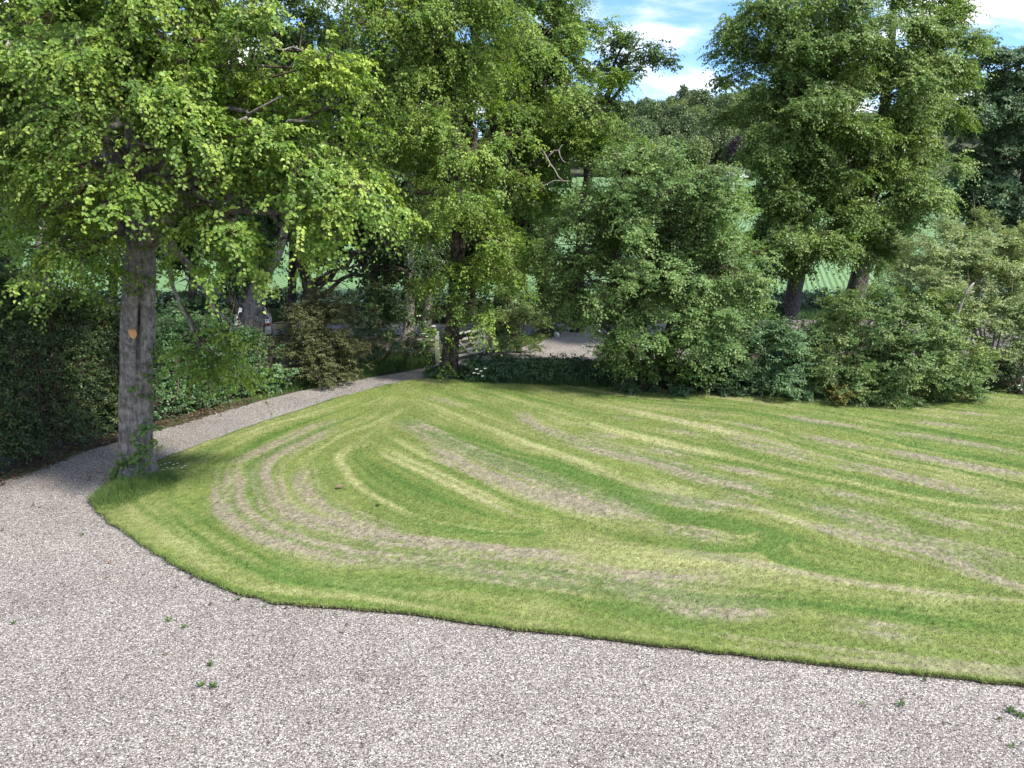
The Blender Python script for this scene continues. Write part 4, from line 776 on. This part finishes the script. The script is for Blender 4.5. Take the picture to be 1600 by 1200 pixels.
def wall(mb, line, h, th, mat=0, step=.4):
    for a, b in zip(line[:-1], line[1:]):
        a = np.array(a); b = np.array(b); l = np.linalg.norm(b - a); n = max(1, int(l / step)); rot = math.atan2(b[1] - a[1], b[0] - a[0])
        for k in range(n):
            c = a + (b - a) * (k + .5) / n; box(mb, (c[0], c[1], h / 2 - .05 + rng.uniform(-.02, .02)), (l / n - .004, th + rng.uniform(-.04, .04), h + .1 + rng.uniform(-.03, .05)), rot, mat)
g = MB(); wall(g, Wp, .66, .38); g.build('masonry', M['stone'], wr)
s = np.r_[0, np.cumsum(np.linalg.norm(np.diff(Wp, axis=0), axis=1))]; nI = 620; t = rng.uniform(0, s[-1], nI); X = np.interp(t, s, Wp[:, 0]); Yw = np.interp(t, s, Wp[:, 1])
z = rng.uniform(.06, .72, nI); front = rng.uniform(0, 1, nI) < .8; cen = np.c_[X, Yw + np.where(front, -.25 - .5 * rng.uniform(0, 1, nI) * (1 - z / .95), rng.uniform(-.2, .2, nI)), np.where(front, z, .7)]
g = MB(); sprays(g, cen, np.where(front[:, None], np.array([[0, -1, .25]]), np.array([[0, -.3, 1]])), 5, 12, .22, .4, .09, .075, 1, .09, .5, False); g.build('ivy', [M['ivy'], M['twig']], wr)
shrub('ground_ivy', 'shaded low growth under the central tree at the lawn edge', 'plant', (1070, 25.6), [(1000, 605, 25.6, 46, 12), (1060, 600, 25.4, 46, 20), (1120, 605, 25.3, 46, 17), (1155, 600, 25.4, 30, 20), (950, 603, 26, 40, 10)], 'ivy', 6500, .085, .065, .25, .3, stems=3)
# stone wall behind the shrubs on the right, in front of the limes
yw = 33.2; g = MB(); wall(g, [(9.6, yw), (16, yw + .1), (24, yw), (34, yw)], 1.18, .45)
for x in np.arange(9.6, 34, .22): box(g, (x, yw + rng.uniform(-.03, .03), 1.28), (.17, .36, .2 + rng.uniform(-.05, .06)), rng.uniform(-.2, .2), 0, [[1, 0, .15], [0, 1, 0], [-.15, 0, 1]])
w2 = thing('stone_wall', 'grey dry stone wall with upright cope stones behind the right hand shrubs', 'wall', (9.6, yw, 0)); g.build('masonry', M['stone'], w2)

# ------------------------------------------------------------------ fence, gate, posts
def rail(mb, a, b, w, h, mat=0):
    a = np.array(a, float); b = np.array(b, float); d = b - a; l = math.hypot(d[0], d[1]); pitch = math.atan2(d[2], l)
    cp, sp_ = math.cos(pitch), math.sin(pitch); box(mb, (a + b) / 2, (np.linalg.norm(d), w, h), math.atan2(d[1], d[0]), mat, [[cp, 0, -sp_], [0, 1, 0], [sp_, 0, cp]])
fy = 30.6; fa = at(606, 560, fy)[0]; fb = at(679, 560, fy)[0]
fr = thing('rail_fence', 'weathered post and rail fence left of the white gatepost', 'fence', (fa, fy, 0))
for x in (fa, at(643, 560, fy)[0]):
    g = MB(); box(g, (x, fy, .55), (.1, .1, 1.2), .1); g.build('post', M['post'], fr)
for z in (.95, .55):
    g = MB(); rail(g, (fa - 1.2, fy + .08, z), (fb, fy + .08, z), .04, .11); g.build('rail', M['post'], fr)
px_ = at(683.5, 560, 30.4); g = MB(); box(g, (px_[0], 30.4, .62), (.15, .15, 1.3)); V_ = []; box(g, (px_[0], 30.4, 1.285), (.17, .17, .03))
o = g.build('gatepost', M['oldpaint'], None); tag(o, 'pale upright gatepost just left of the twin stemmed lime', 'post')
ga = at(708, 560, 30.8); gbx = at(757, 560, 32.2); ga = np.array([ga[0], 30.8, 0]); gbv = np.array([gbx[0], 32.2, 0])
gt = thing('white_gate', 'weathered white five bar field gate standing open behind the twin stemmed lime', 'gate', ga)
for z in (.22, .42, .64, .88, 1.14):
    g = MB(); rail(g, ga + [0, 0, z], gbv + [0, 0, z], .035, .09); g.build('bar', M['oldpaint'], gt)
for e, w in ((ga, .1), (gbv, .08)):
    g = MB(); box(g, (e[0], e[1], .68), (w, .06, 1.16), math.atan2(1.4, gbv[0] - ga[0])); g.build('stile', M['oldpaint'], gt)
off = nrm(np.array([gbv[1] - ga[1], -(gbv[0] - ga[0]), 0])) * .04
g = MB(); rail(g, ga + off + [0, 0, 1.12], (ga + gbv) / 2 + off + [0, 0, .24], .03, .07); rail(g, (ga + gbv) / 2 + off + [0, 0, .24], gbv + off + [0, 0, 1.12], .03, .07); g.build('brace', M['oldpaint'], gt)
g = MB(); box(g, (gbv[0] + .22, 32.3, .65), (.17, .17, 1.4)); box(g, (gbv[0] + .22, 32.3, 1.37), (.2, .2, .04)); tag(g.build('gatepost', M['post']), 'weathered hanging post at the right end of the white gate', 'post')

# white painted stones beside the yard entrance
def rock(c, r, seed):
    q = np.random.default_rng(seed); n, m = 12, 8; a = np.linspace(0, 2 * math.pi, n, endpoint=False); b = np.linspace(.12, math.pi - .12, m)
    A, B_ = np.meshgrid(a, b); rr = 1 + .18 * np.sin(2 * A + q.uniform(0, 6)) * np.sin(B_) + .12 * np.sin(3 * A + 2 * B_ + q.uniform(0, 6)) + q.normal(0, .03, A.shape)
    V = np.stack([np.cos(A) * np.sin(B_), np.sin(A) * np.sin(B_), np.cos(B_)], -1) * rr[..., None] * np.array(r); g = MB()
    i = np.arange(m - 1)[:, None] * n; j = np.arange(n)[None]; k = (j + 1) % n
    V = np.r_[V.reshape(-1, 3), [[0, 0, r[2]]], [[0, 0, -r[2]]]]; jj = np.arange(n)
    g.add(V + np.array(c), [np.stack([i + j, i + n + j, i + n + k, i + k], -1).reshape(-1, 4), np.stack([jj, (jj + 1) % n, np.full(n, n * m)], -1), np.stack([(m - 1) * n + (jj + 1) % n, (m - 1) * n + jj, np.full(n, n * m + 1)], -1)], 0, .5, True); return g
for k, (x, y, r, lab) in enumerate([(863.5, 513, .21, 'white painted stone nearest the lane beside the foot of the tallest tree'), (865.5, 519, .17, 'middle one of three white painted stones edging the gravel yard'), (869.5, 526, .15, 'white painted stone nearest the gravel in the row edging the yard')]):
    p = gp(x, y); o = rock((p[0], p[1], r * .6), (r, r * .9, r * .95), 5 + k).build('painted_stone', M['white']); tag(o, lab, 'stone', 'white stones edging the yard')

# ------------------------------------------------------------------ car on the lane
def car(name, label, x, y, z, rot, front):
    root = thing(name, label, 'car', (x, y, z)); root.rotation_euler.z = rot
    def lo(mb, prof, ws, mat=0):
        """extrude a side profile (x, z) with a half width per point"""
        n = len(prof); P = np.array(prof); L_ = np.c_[P[:, 0], -np.array(ws), P[:, 1]]; R_ = np.c_[P[:, 0], np.array(ws), P[:, 1]]; j = np.arange(n); k = (j + 1) % n
        mb.add(np.r_[L_, R_], [np.stack([j, k, k + n, j + n], -1)], mat)
        for s_ in (0, n):
            c = (L_ if s_ == 0 else R_).mean(0); mb.add(np.r_[(L_ if s_ == 0 else R_), [c]], [np.stack([j, k, np.full(n, n)], -1) if s_ else np.stack([k, j, np.full(n, n)], -1)], mat)
    b = MB(); low = [(-2.0, .28), (-2.08, .5), (-2.05, .8), (-1.95, .92), (-.9, .96), (.85, .95), (1.75, .82), (2.02, .7), (2.1, .45), (2.0, .25)]
    lo(b, low, [.78, .82, .84, .84, .86, .86, .82, .76, .74, .74]); top = [(-1.85, .94), (-1.5, 1.36), (-1.1, 1.45), (.1, 1.45), (.45, 1.36), (1.15, .94)]
    lo(b, top, [.8, .64, .6, .6, .62, .78]); o = b.build('body', M['carwhite'], root, loc=(0, 0, 0))
    def pane(pts, nm):
        g = MB(); g.add(np.array(pts), [np.arange(len(pts))[None]], 0); return g.build(nm, M['glass'], root, loc=(0, 0, 0))
    pane([(.5, -.58, 1.345), (1.1, -.74, .985), (1.1, .74, .985), (.5, .58, 1.345)], 'windscreen').location = (.012, 0, .012)
    pane([(-1.8, .74, .99), (-1.53, .6, 1.34), (-1.53, -.6, 1.34), (-1.8, -.74, .99)][::-1], 'rear_window').location = (-.012, 0, .01)
    for s_ in (-1, 1):
        pane([(-1.4, s_ * .7, 1.32), (-1.55, s_ * .8, 1.0), (-.25, s_ * .81, 1.0), (-.25, s_ * .665, 1.38)], 'side_window').location = (0, s_ * .03, 0)
        pane([(-.18, s_ * .665, 1.38), (-.18, s_ * .81, 1.0), (.95, s_ * .8, 1.0), (.42, s_ * .68, 1.33)], 'side_window').location = (0, s_ * .03, 0)
        for xx in (-1.3, 1.35):
            g = MB(); tube(g, np.array([[xx, s_ * .66, .31], [xx, s_ * .87, .31]]), [.31, .31], 18); w_ = g.build('wheel', M['rubber'], root, loc=(0, 0, 0))
            g = MB(); tube(g, np.array([[xx, s_ * .86, .31], [xx, s_ * .885, .31]]), [.19, .17], 14); r_ = g.build('rim', M['steel'], w_, loc=(0, 0, 0)); r_.location = (0, 0, 0)
        g = MB(); box(g, (2.02, s_ * .58, .68), (.08, .3, .13)); g.build('headlight', M['steel'], root, loc=(0, 0, 0))
        g = MB(); box(g, (-2.06, s_ * .62, .76), (.06, .26, .13)); g.build('tail_light', M['redlamp'], root, loc=(0, 0, 0))
    return root
car('parked_car', 'white car on the lane half hidden behind the forked ivy covered trunk', at(395, 494, 38.6)[0], 38.6, -.1, 1.895, 1)
# yellow sign on a post
yp = at(330, 478, 36); sg = thing('roadside_sign', 'small bright yellow sign panel glimpsed through leaves right of the big trunk', 'sign', (yp[0], 36, 0))
g = MB(); box(g, (0, 0, yp[2]), (.3, .03, .52)); o = g.build('panel', M['yellowpaint'], sg, loc=(0, 0, 0)); o.location = (0, 0, 0)
g = MB(); tube(g, np.array([[0, .045, -.1], [0, .045, yp[2] + .25]]), [.03, .03], 8); o = g.build('post', M['steel'], sg, loc=(0, 0, 0)); o.location = (0, 0, 0)
# blue barrel behind the green shrub
bp_ = at(1215, 519, 27.2); g = MB(); zz = np.array([0, .02, .1, .3, .32, .55, .57, .8, .86, .88]) * 1.0; rr_ = np.array([.24, .27, .28, .28, .295, .295, .28, .28, .26, .2]) * .7
brl = thing('plastic_barrel', 'blue plastic barrel glimpsed through the green shrub', 'barrel', (bp_[0], 27.2, 0))
g = MB(); zz = zz * (bp_[2] + .2) / .88; tube(g, np.c_[0 * zz, 0 * zz, zz], rr_, 20); g.build('body', M['blue'], brl, loc=(0, 0, 0)).location = (0, 0, 0)
g = MB(); tube(g, np.array([[0, 0, zz[-1] - .03], [0, 0, zz[-1] + .035]]), [.15, .148], 20); g.build('lid', M['blue'], brl, loc=(0, 0, 0)).location = (0, 0, 0)
# utility pole
up_ = at(1543, 345, 46); pl = thing('utility_pole', 'pale wooden utility pole rising behind the pale open bush at right', 'pole', (up_[0], 46, 0))
g = MB(); tube(g, np.array([[0, 0, -.2], [0, 0, up_[2]]]), [.15, .11], 10); g.build('pole', M['deadwood'], pl, loc=(0, 0, 0)).location = (0, 0, 0)
g = MB(); box(g, (0, -.13, up_[2] - .3), (.9, .09, .1)); g.build('crossarm', M['deadwood'], pl, loc=(0, 0, 0)).location = (0, 0, 0)
# low white cottage line at the top of the field
for x, w, lab in [(1140, 3.2, 'tiny white cottage at the top of the field below the hill wood, left one'), (1166, 5.5, 'tiny long white cottage at the top of the field below the hill wood, right one')]:
    p = at(x, 283, 252); p[2] = float(hgt(p[0], 252)); ct_ = thing('white_cottage', lab, 'house', p, 'white cottages above the field')
    g = MB(); box(g, (0, 0, .9), (w, 4, 2.2)); g.build('wall', M['white'], ct_, loc=(0, 0, 0)).location = (0, 0, 0)
    g = MB(); h_ = w / 2 + .2; g.add([(-h_, -2.3, 1.95), (h_, -2.3, 1.95), (h_, 2.3, 1.95), (-h_, 2.3, 1.95), (-h_, 0, 3.4), (h_, 0, 3.4)], [np.array([[0, 1, 5, 4], [2, 3, 4, 5], [3, 2, 1, 0]]), np.array([[3, 0, 4], [1, 2, 5]])], 0); g.build('roof', M['post'], ct_, loc=(0, 0, 0)).location = (0, 0, 0)
    g = MB(); box(g, (0, -2.02, .9), (.7, .05, .8)); g.build('window', M['glass'], ct_, loc=(0, 0, 0)).location = (0, 0, 0)
# dead grey limb standing in the pale bush
g = MB(); P_ = np.array([at(x, y, 24.9) for x, y in [(1500, 478), (1506, 462), (1514, 450), (1522, 442)]]); P_ = np.r_[[[P_[0][0] - .35, 25.3, -.05]], P_]
tube(g, P_, [.065, .06, .055, .045, .03], 8); tube(g, np.array([P_[2], P_[2] + [.3, -.05, .15]]), [.04, .02], 6); tag(g.build('dead_limb', M['deadwood']), 'bare silvery dead limb standing in the pale open bush', 'branch')

# ------------------------------------------------------------------ wooded hill
VAR = []
def hill_tree(nm, mt, n, rx, rz, hh, seed):
    cb = MB(); lob = []
    for k in range(13):
        u = nrm(rng.normal(0, 1, 3)); lob.append((np.array([0, 0, hh - rz]) + u * np.array([rx, rx, rz]) * .55, rng.uniform(.4, .6)))
    for c, s_ in lob:
        k = n // 13; u = nrm(rng.normal(0, 1, (k, 3))); p = c + u * np.array([rx, rx, rz]) * s_ * rng.uniform(.75, 1.08, (k, 1))
        ax = nrm(rng.normal(0, 1, (k, 3)) + np.array([0, 0, -.4])); leaf_mesh(cb, p, ax, u + rng.normal(0, .4, u.shape) + np.array([0, 0, .4]), rng.uniform(.5, 1.0, k), rng.uniform(.4, .75, k), np.clip(rng.normal(.5, .16, k), 0, 1), 1)
    tube(cb, np.array([[0, 0, -.5], [0, 0, hh - rz], [0, 0, hh - rz * .6]]), [.35, .28, .12], 7, 1)
    o = cb.build(nm, [M[mt], M['bark_dark']]); return o
M['wood_a'] = leafmat('wood_leaf_mid', (.069, .115, .052), (.115, .172, .075), (.172, .230, .098), .25)
M['wood_b'] = leafmat('wood_leaf_dark', (.06, .1, .045), (.1, .145, .06), (.15, .195, .08), .22)
M['wood_c'] = leafmat('wood_leaf_light', (.094, .143, .050), (.154, .209, .072), (.220, .275, .099), .28)
protos = [('woodland_tree', 'wood_a', 4600, 5.2, 6, 15, 'mid green round topped tree in the hill wood'), ('woodland_tree', 'wood_b', 4600, 4.6, 6.5, 16, 'dark green dense tree in the hill wood'), ('woodland_tree', 'wood_c', 4600, 5.4, 5.6, 14, 'light green spreading tree in the hill wood'), ('conifer_tree', 'wood_b', 3600, 3.0, 7.5, 18, 'narrow dark pointed tree in the hill wood'), ('copper_beech', 'copper', 4000, 4.8, 5.8, 14, 'purple leaved copper beech at the foot of the hill wood')]
PO = [hill_tree(a, b, c, d, e, f, i) for i, (a, b, c, d, e, f, l) in enumerate(protos)]; usedp = [False] * 5
def put(kind, x, y, s):
    o = PO[kind] if not usedp[kind] else PO[kind].copy()
    if usedp[kind]: C.objects.link(o)
    usedp[kind] = True
    o.location = (x, y, float(hgt(x, y)) - .3); o.rotation_euler = (0, 0, rng.uniform(0, 6.28)); o.scale = (s * rng.uniform(.9, 1.1), s * rng.uniform(.9, 1.1), s)
    tag(o, protos[kind][6], 'tree', ['mid green trees of the hill wood', 'dark trees of the hill wood', 'light green trees of the hill wood', 'pointed trees of the hill wood', 'copper beeches of the hill wood'][kind])
for Y in np.arange(259, 372, 11.):
    for a in np.arange(.10, .36, 9.5 / Y):
        put(rng.choice([0, 0, 1, 1, 2, 2, 3], p=[.16, .16, .17, .17, .15, .15, .04]), (a + rng.normal(0, .008)) * Y, Y + rng.normal(0, 3), rng.uniform(.7, 1.1))
    for a in np.r_[np.arange(.6, .72, 14 / Y), np.arange(.49, .55, 14 / Y)] if Y > 300 else []:
        put(rng.choice([0, 1, 2]), a * Y, Y, rng.uniform(.8, 1.1))
for az, Y in [(.135, 256), (.15, 258), (.285, 257), (.292, 262)]: put(4, az * Y, Y, .95)
for Y in (262, 300, 345):
    for a in np.arange(-.62, .08, 13 / Y): put(rng.choice([0, 1, 2]), (a + rng.normal(0, .01)) * Y, Y + rng.normal(0, 5), rng.uniform(.7, 1.0))

# ------------------------------------------------------------------ small growth
def tuft_thing(name, label, cat, p, n, h, r, mt='weed', group=None):
    g = MB(); P_ = np.array([[p[0], p[1], p[2] if len(p) > 2 else 0]]) + np.c_[rng.normal(0, min(r * .3, .014), (n, 2)), np.full(n, .01)]
    a = rng.uniform(0, 6.28, n); d = np.c_[np.cos(a), np.sin(a), rng.uniform(.4, 1.2, n)]; leaf_mesh(g, P_, d, np.tile([0, 0, 1.], (n, 1)) + rng.normal(0, .3, (n, 3)), h * rng.uniform(.6, 1.2, n), h * .35, np.clip(rng.normal(.5, .15, n), 0, 1), 0)
    o = g.build(name, M[mt], None, loc=(p[0], p[1], 0)); return tag(o, label, cat, group)
WEED = [(373, 938, 1.2, 'small weed in the gravel close to the lawn corner'), (413, 949, .9, 'small weed in the gravel against the front lawn edge, left of centre'), (526, 961, .9, 'tiny weed in the gravel by the front lawn edge'), (264, 971, 1.6, 'weed patch in the gravel below the lawn corner, upper one'), (288, 981, 1.2, 'weed patch in the gravel just right of the upper patch'), (130, 836, 1.1, 'lone weed in the gravel left of the lawn corner'), (260, 1024, .9, 'small weed in the middle of the gravel at left'), (327, 1040, 1.6, 'weed in the gravel above the pair of weed patches'), (335, 1074, 1.7, 'right one of the pair of weeds low on the gravel'), (314, 1073, 1.5, 'left one of the pair of weeds low on the gravel'), (20, 975, 1.2, 'weed at the left edge of the gravel'), (1445, 1065, 1.1, 'weed in the gravel touching the right front lawn edge'), (1407, 1102, 1.2, 'upright weed in the gravel at lower right'), (1350, 1103, .9, 'faint weed in the gravel left of the upright weed'), (1580, 1113, 1.8, 'largest weed tuft in the gravel near the right edge'), (1595, 1121, 1.8, 'weed tuft at the right picture edge beside the largest tuft'), (1562, 1125, 1.0, 'small weed below the largest tuft at right'), (801, 992, .9, 'dark weed at the front lawn edge in the middle'), (1581, 1168, .9, 'tiny weed in the lower right corner of the gravel')]
for x, y, s_, lab in WEED: tuft_thing('gravel_weed', lab, 'weed', gp(x, y), int(9 * s_), .055 * min(s_, 1.35), .05 * s_, group='weeds in the gravel')
for x, y, s_, lab in [(590, 791, 1.6, 'broad leaved weed on the lawn inside the mowing loop')]: p = gp(x, y, LZ); p[2] = LZ; tuft_thing('lawn_weed', lab, 'weed', p, 14, .08, .06)
p = gp(525, 768); g = MB(); leaf_mesh(g, np.array([[0, 0, .1]]), np.array([[1, .3, .2]]), np.array([[0, -.3, 1.]]), .2, .12, np.array([.9]), 0)
tag(g.build('fallen_leaf', M['litter'], None, loc=(0, 0, 0)), 'pale curled fallen leaf lying on the brown lawn streak', 'leaf').location = (p[0], p[1], 0)
# long grass round the foot of the big lime
def tall_grass(name, label, pts, h, col, cat='grass', w=.014, lean=.5):
    g = MB(); g.c = []; n = len(pts); blades(g, pts, np.ones(n) * h * rng.uniform(.5, 1.2, n), w, lean, np.array(col) * rng.uniform(.55, 1.4, (n, 1)) * np.c_[rng.uniform(.8, 1.3, n), np.ones(n), rng.uniform(.8, 1.2, n)])
    return tag(g.build(name, GM), label, cat, kind='stuff')
def scatter(poly, n):
    P_ = np.array([gp(*p)[:2] for p in poly]); q = rng.uniform(0, 1, (n, 2)) * (P_.max(0) - P_.min(0)) + P_.min(0); q = q[inside(q, P_)]; return np.c_[q, np.full(len(q), .03)]
lg = scatter([(140, 784), (165, 758), (185, 746), (255, 743), (280, 750), (276, 778), (235, 796), (180, 812), (152, 802)], 26000)
dd_ = dpoly(lg[:, :2], np.array([gp(*p)[:2] for p in [(165, 785), (195, 770), (235, 758), (262, 752)]]))[0]; kp = rng.uniform(0, 1, len(lg)) < np.clip(1.25 - dd_ / .62 + (fbm(lg[:, 0], lg[:, 1], 4) - .5) * 1.6, 0, 1)
lg = lg[kp]; tall_grass('long_grass', 'unmown long grass round the foot of the big hollow lime', lg, .07 + .16 * np.clip(1 - dd_[kp] / .7, 0, 1) * (.4 + 1.2 * fbm(lg[:, 0] + 9, lg[:, 1], 3.5)), (.1, .17, .045), w=.011, lean=.75)
tall_grass('verge_grass', 'long shaded grass on the verge between the drive and the rail fence', scatter([(455, 612), (520, 598), (590, 586), (650, 577), (690, 568), (690, 556), (600, 562), (540, 575), (470, 597)], 26000), .34, (.06, .12, .035), w=.02)
tall_grass('yard_grass', 'bright grass fringe along the far edge of the gravel yard', scatter([(795, 550), (838, 536), (865, 525), (890, 518), (870, 514), (835, 524), (800, 538)], 9000), .2, (.13, .2, .04), w=.02)
tall_grass('hedge_grass', 'thin grass fringe along the hedge side of the drive', scatter([(385, 634), (460, 614), (520, 601), (590, 589), (585, 583), (510, 594), (450, 606), (385, 626)], 9000), .1, (.09, .15, .035))
tall_grass('wall_grass', 'rough grass and nettles at the foot of the ivy covered wall', scatter([(690, 592), (760, 600), (900, 606), (1000, 610), (1160, 614), (1160, 604), (900, 596), (760, 580), (690, 578)], 26000), .3, (.055, .11, .035), w=.022)
tall_grass('lane_grass', 'rough verge grass along the far side of the lane', np.c_[rng.uniform(-30, 40, 30000), rng.uniform(42.8, 46.2, 30000), np.zeros(30000)], .45, (.07, .13, .045), w=.05)
# leaf litter under the hedge
bl = scatter([(-40, 775), (60, 738), (130, 708), (190, 690), (250, 674), (330, 650), (400, 630), (395, 622), (320, 638), (240, 660), (180, 676), (120, 692), (50, 718), (-40, 745)], 5200); n = len(bl); bl = np.r_[bl, scatter([(0, 800), (150, 740), (300, 700), (500, 620), (640, 585), (600, 605), (480, 645), (300, 705), (150, 800), (200, 840), (380, 935), (600, 960), (560, 1000), (300, 960), (100, 880), (0, 860)], 260)]; n = len(bl); bl[:, 2] = .012 + rng.uniform(0, .02, n)
g = MB(); a = rng.uniform(0, 6.28, n); leaf_mesh(g, bl, np.c_[np.cos(a), np.sin(a), rng.normal(0, .25, n)], np.tile([0, 0, 1.], (n, 1)) + rng.normal(0, .35, (n, 3)), .085, .06, np.clip(rng.normal(.5, .25, n), 0, 1), 1)
tag(g.build('leaf_litter', M['litter']), 'brown fallen leaves along the foot of the hedge', 'leaves', kind='stuff')
# flowers
def flowers(name, label, pts, r, hgt_):
    g = MB(); n = len(pts)
    for k in range(5):
        a = k * 2 * math.pi / 5 + rng.uniform(0, 1, n); leaf_mesh(g, pts, np.c_[np.cos(a), np.sin(a), 0 * a + .2], np.tile([0, -.4, 1.], (n, 1)), r, r * .7, np.full(n, .5), 1, 0)
    twigs(g, pts - np.array([0, 0, hgt_]), pts - np.array([.01, 0, hgt_ / 2]), pts, .004, .003, 1)
    return tag(g.build(name, [M['flower'], M['weed']]), label, 'flowers')
fp = np.array([gp(x, y) for x, y in [(246, 738), (252, 735), (259, 733), (266, 731), (272, 734), (278, 732), (262, 739), (270, 740), (285, 739), (290, 736), (255, 742)]]); fp[:, 2] = .13
flowers('daisy_clump', 'small white flowers in the grass right of the big trunk foot', fp, .03, .11)
fp = np.array([at(x, y, 29.6) for x, y in [(655, 531), (661, 522), (672, 531), (676, 532), (668, 526), (678, 510), (654, 494)]]); 
flowers('elder_flower', 'white flower heads in the dark shrub left of the gatepost', fp, .1, .35)
fp = np.array([at(x, y, 26.6) for x, y in [(745, 577), (752, 580), (748, 584), (758, 576), (741, 583), (754, 588)]]); flowers('cow_parsley', 'white cow parsley heads beside the ivy covered wall', fp, .07, .4)

# ------------------------------------------------------------------ world, sun, camera
SUN_EL, SUN_AZ = math.radians(46), math.radians(116)        # azimuth clockwise from +Y
w = bpy.data.worlds.new('World'); bpy.context.scene.world = w; w.use_nodes = True; nt = w.node_tree; nt.nodes.clear(); L = nt.links.new
out = nt.nodes.new('ShaderNodeOutputWorld'); bg = N(nt, 'ShaderNodeBackground', Strength=.15)
sky = nt.nodes.new('ShaderNodeTexSky'); sky.sky_type = 'NISHITA'; sky.sun_disc = False; sky.sun_elevation = SUN_EL; sky.sun_rotation = SUN_AZ; sky.ozone_density = 2.5; sky.air_density = 1.0; sky.dust_density = .3
tc = N(nt, 'ShaderNodeTexCoord'); sx = N(nt, 'ShaderNodeSeparateXYZ'); L(tc.outputs['Generated'], sx.inputs[0])
zz_ = N(nt, 'ShaderNodeMath', _operation='ADD'); L(sx.outputs[2], zz_.inputs[0]); zz_.inputs[1].default_value = .22
dv = N(nt, 'ShaderNodeVectorMath', _operation='DIVIDE'); L(tc.outputs['Generated'], dv.inputs[0]); cmb = N(nt, 'ShaderNodeCombineXYZ')
for k in range(3): L(zz_.outputs[0], cmb.inputs[k])
L(cmb.outputs[0], dv.inputs[1])
nz = N(nt, 'ShaderNodeTexNoise', Scale=2.3, Detail=8., Roughness=.55, Distortion=.3); L(dv.outputs[0], nz.inputs['Vector'])
hz = N(nt, 'ShaderNodeMapRange'); L(sx.outputs[2], hz.inputs[0]); hz.inputs[1].default_value = .04; hz.inputs[2].default_value = .3; hz.inputs[3].default_value = .2; hz.inputs[4].default_value = -.02
ad = N(nt, 'ShaderNodeMath', _operation='ADD'); L(nz.outputs[0], ad.inputs[0]); L(hz.outputs[0], ad.inputs[1])
hz2 = N(nt, 'ShaderNodeMapRange'); L(sx.outputs[2], hz2.inputs[0]); hz2.inputs[1].default_value = .28; hz2.inputs[2].default_value = .5; hz2.inputs[3].default_value = 0; hz2.inputs[4].default_value = .12  # denser cloud above the view, unseen, added to whiten the ambient light
ad2 = N(nt, 'ShaderNodeMath', _operation='ADD'); L(ad.outputs[0], ad2.inputs[0]); L(hz2.outputs[0], ad2.inputs[1]); ad = ad2
cr = ramp(nt, [(.5, (0, 0, 0)), (.74, (1, 1, 1))], ad.outputs[0], 'EASE')
tn = N(nt, 'ShaderNodeVectorMath', _operation='MULTIPLY'); tn.inputs[1].default_value = (.5, .63, .79); L(sky.outputs[0], tn.inputs[0])
mx = N(nt, 'ShaderNodeMix', _data_type='RGBA'); L(cr.outputs[0], mx.inputs[0]); L(tn.outputs[0], mx.inputs[6]); mx.inputs[7].default_value = (5.0, 5.0, 5.0, 1)
L(mx.outputs[2], bg.inputs[0]); L(bg.outputs[0], out.inputs[0])
sl = bpy.data.lights.new('sun', 'SUN'); sl.energy = 3.6; sl.angle = math.radians(5); sl.color = (1, .95, .86); so = bpy.data.objects.new('sun', sl); C.objects.link(so)
from mathutils import Vector
sd = Vector((math.sin(SUN_AZ) * math.cos(SUN_EL), math.cos(SUN_AZ) * math.cos(SUN_EL), math.sin(SUN_EL))); so.rotation_euler = sd.to_track_quat('Z', 'Y').to_euler(); so.location = (20, -10, 30)
cd = bpy.data.cameras.new('camera'); cam = bpy.data.objects.new('camera', cd); C.objects.link(cam)
cd.sensor_width = 36; cd.lens = 36 * F / 1600; cd.clip_end = 5000; cam.location = (0, 0, H); cam.rotation_euler = (math.pi / 2 - TH, 0, 0)
sc = bpy.context.scene; sc.camera = cam
sc.view_settings.view_transform = 'Standard'; sc.view_settings.look = 'None'; sc.view_settings.exposure = 1.3; sc.view_settings.gamma = 1
sc.cycles.max_bounces = 9; sc.cycles.transparent_max_bounces = 4; sc.cycles.transmission_bounces = 7; sc.cycles.diffuse_bounces = 7
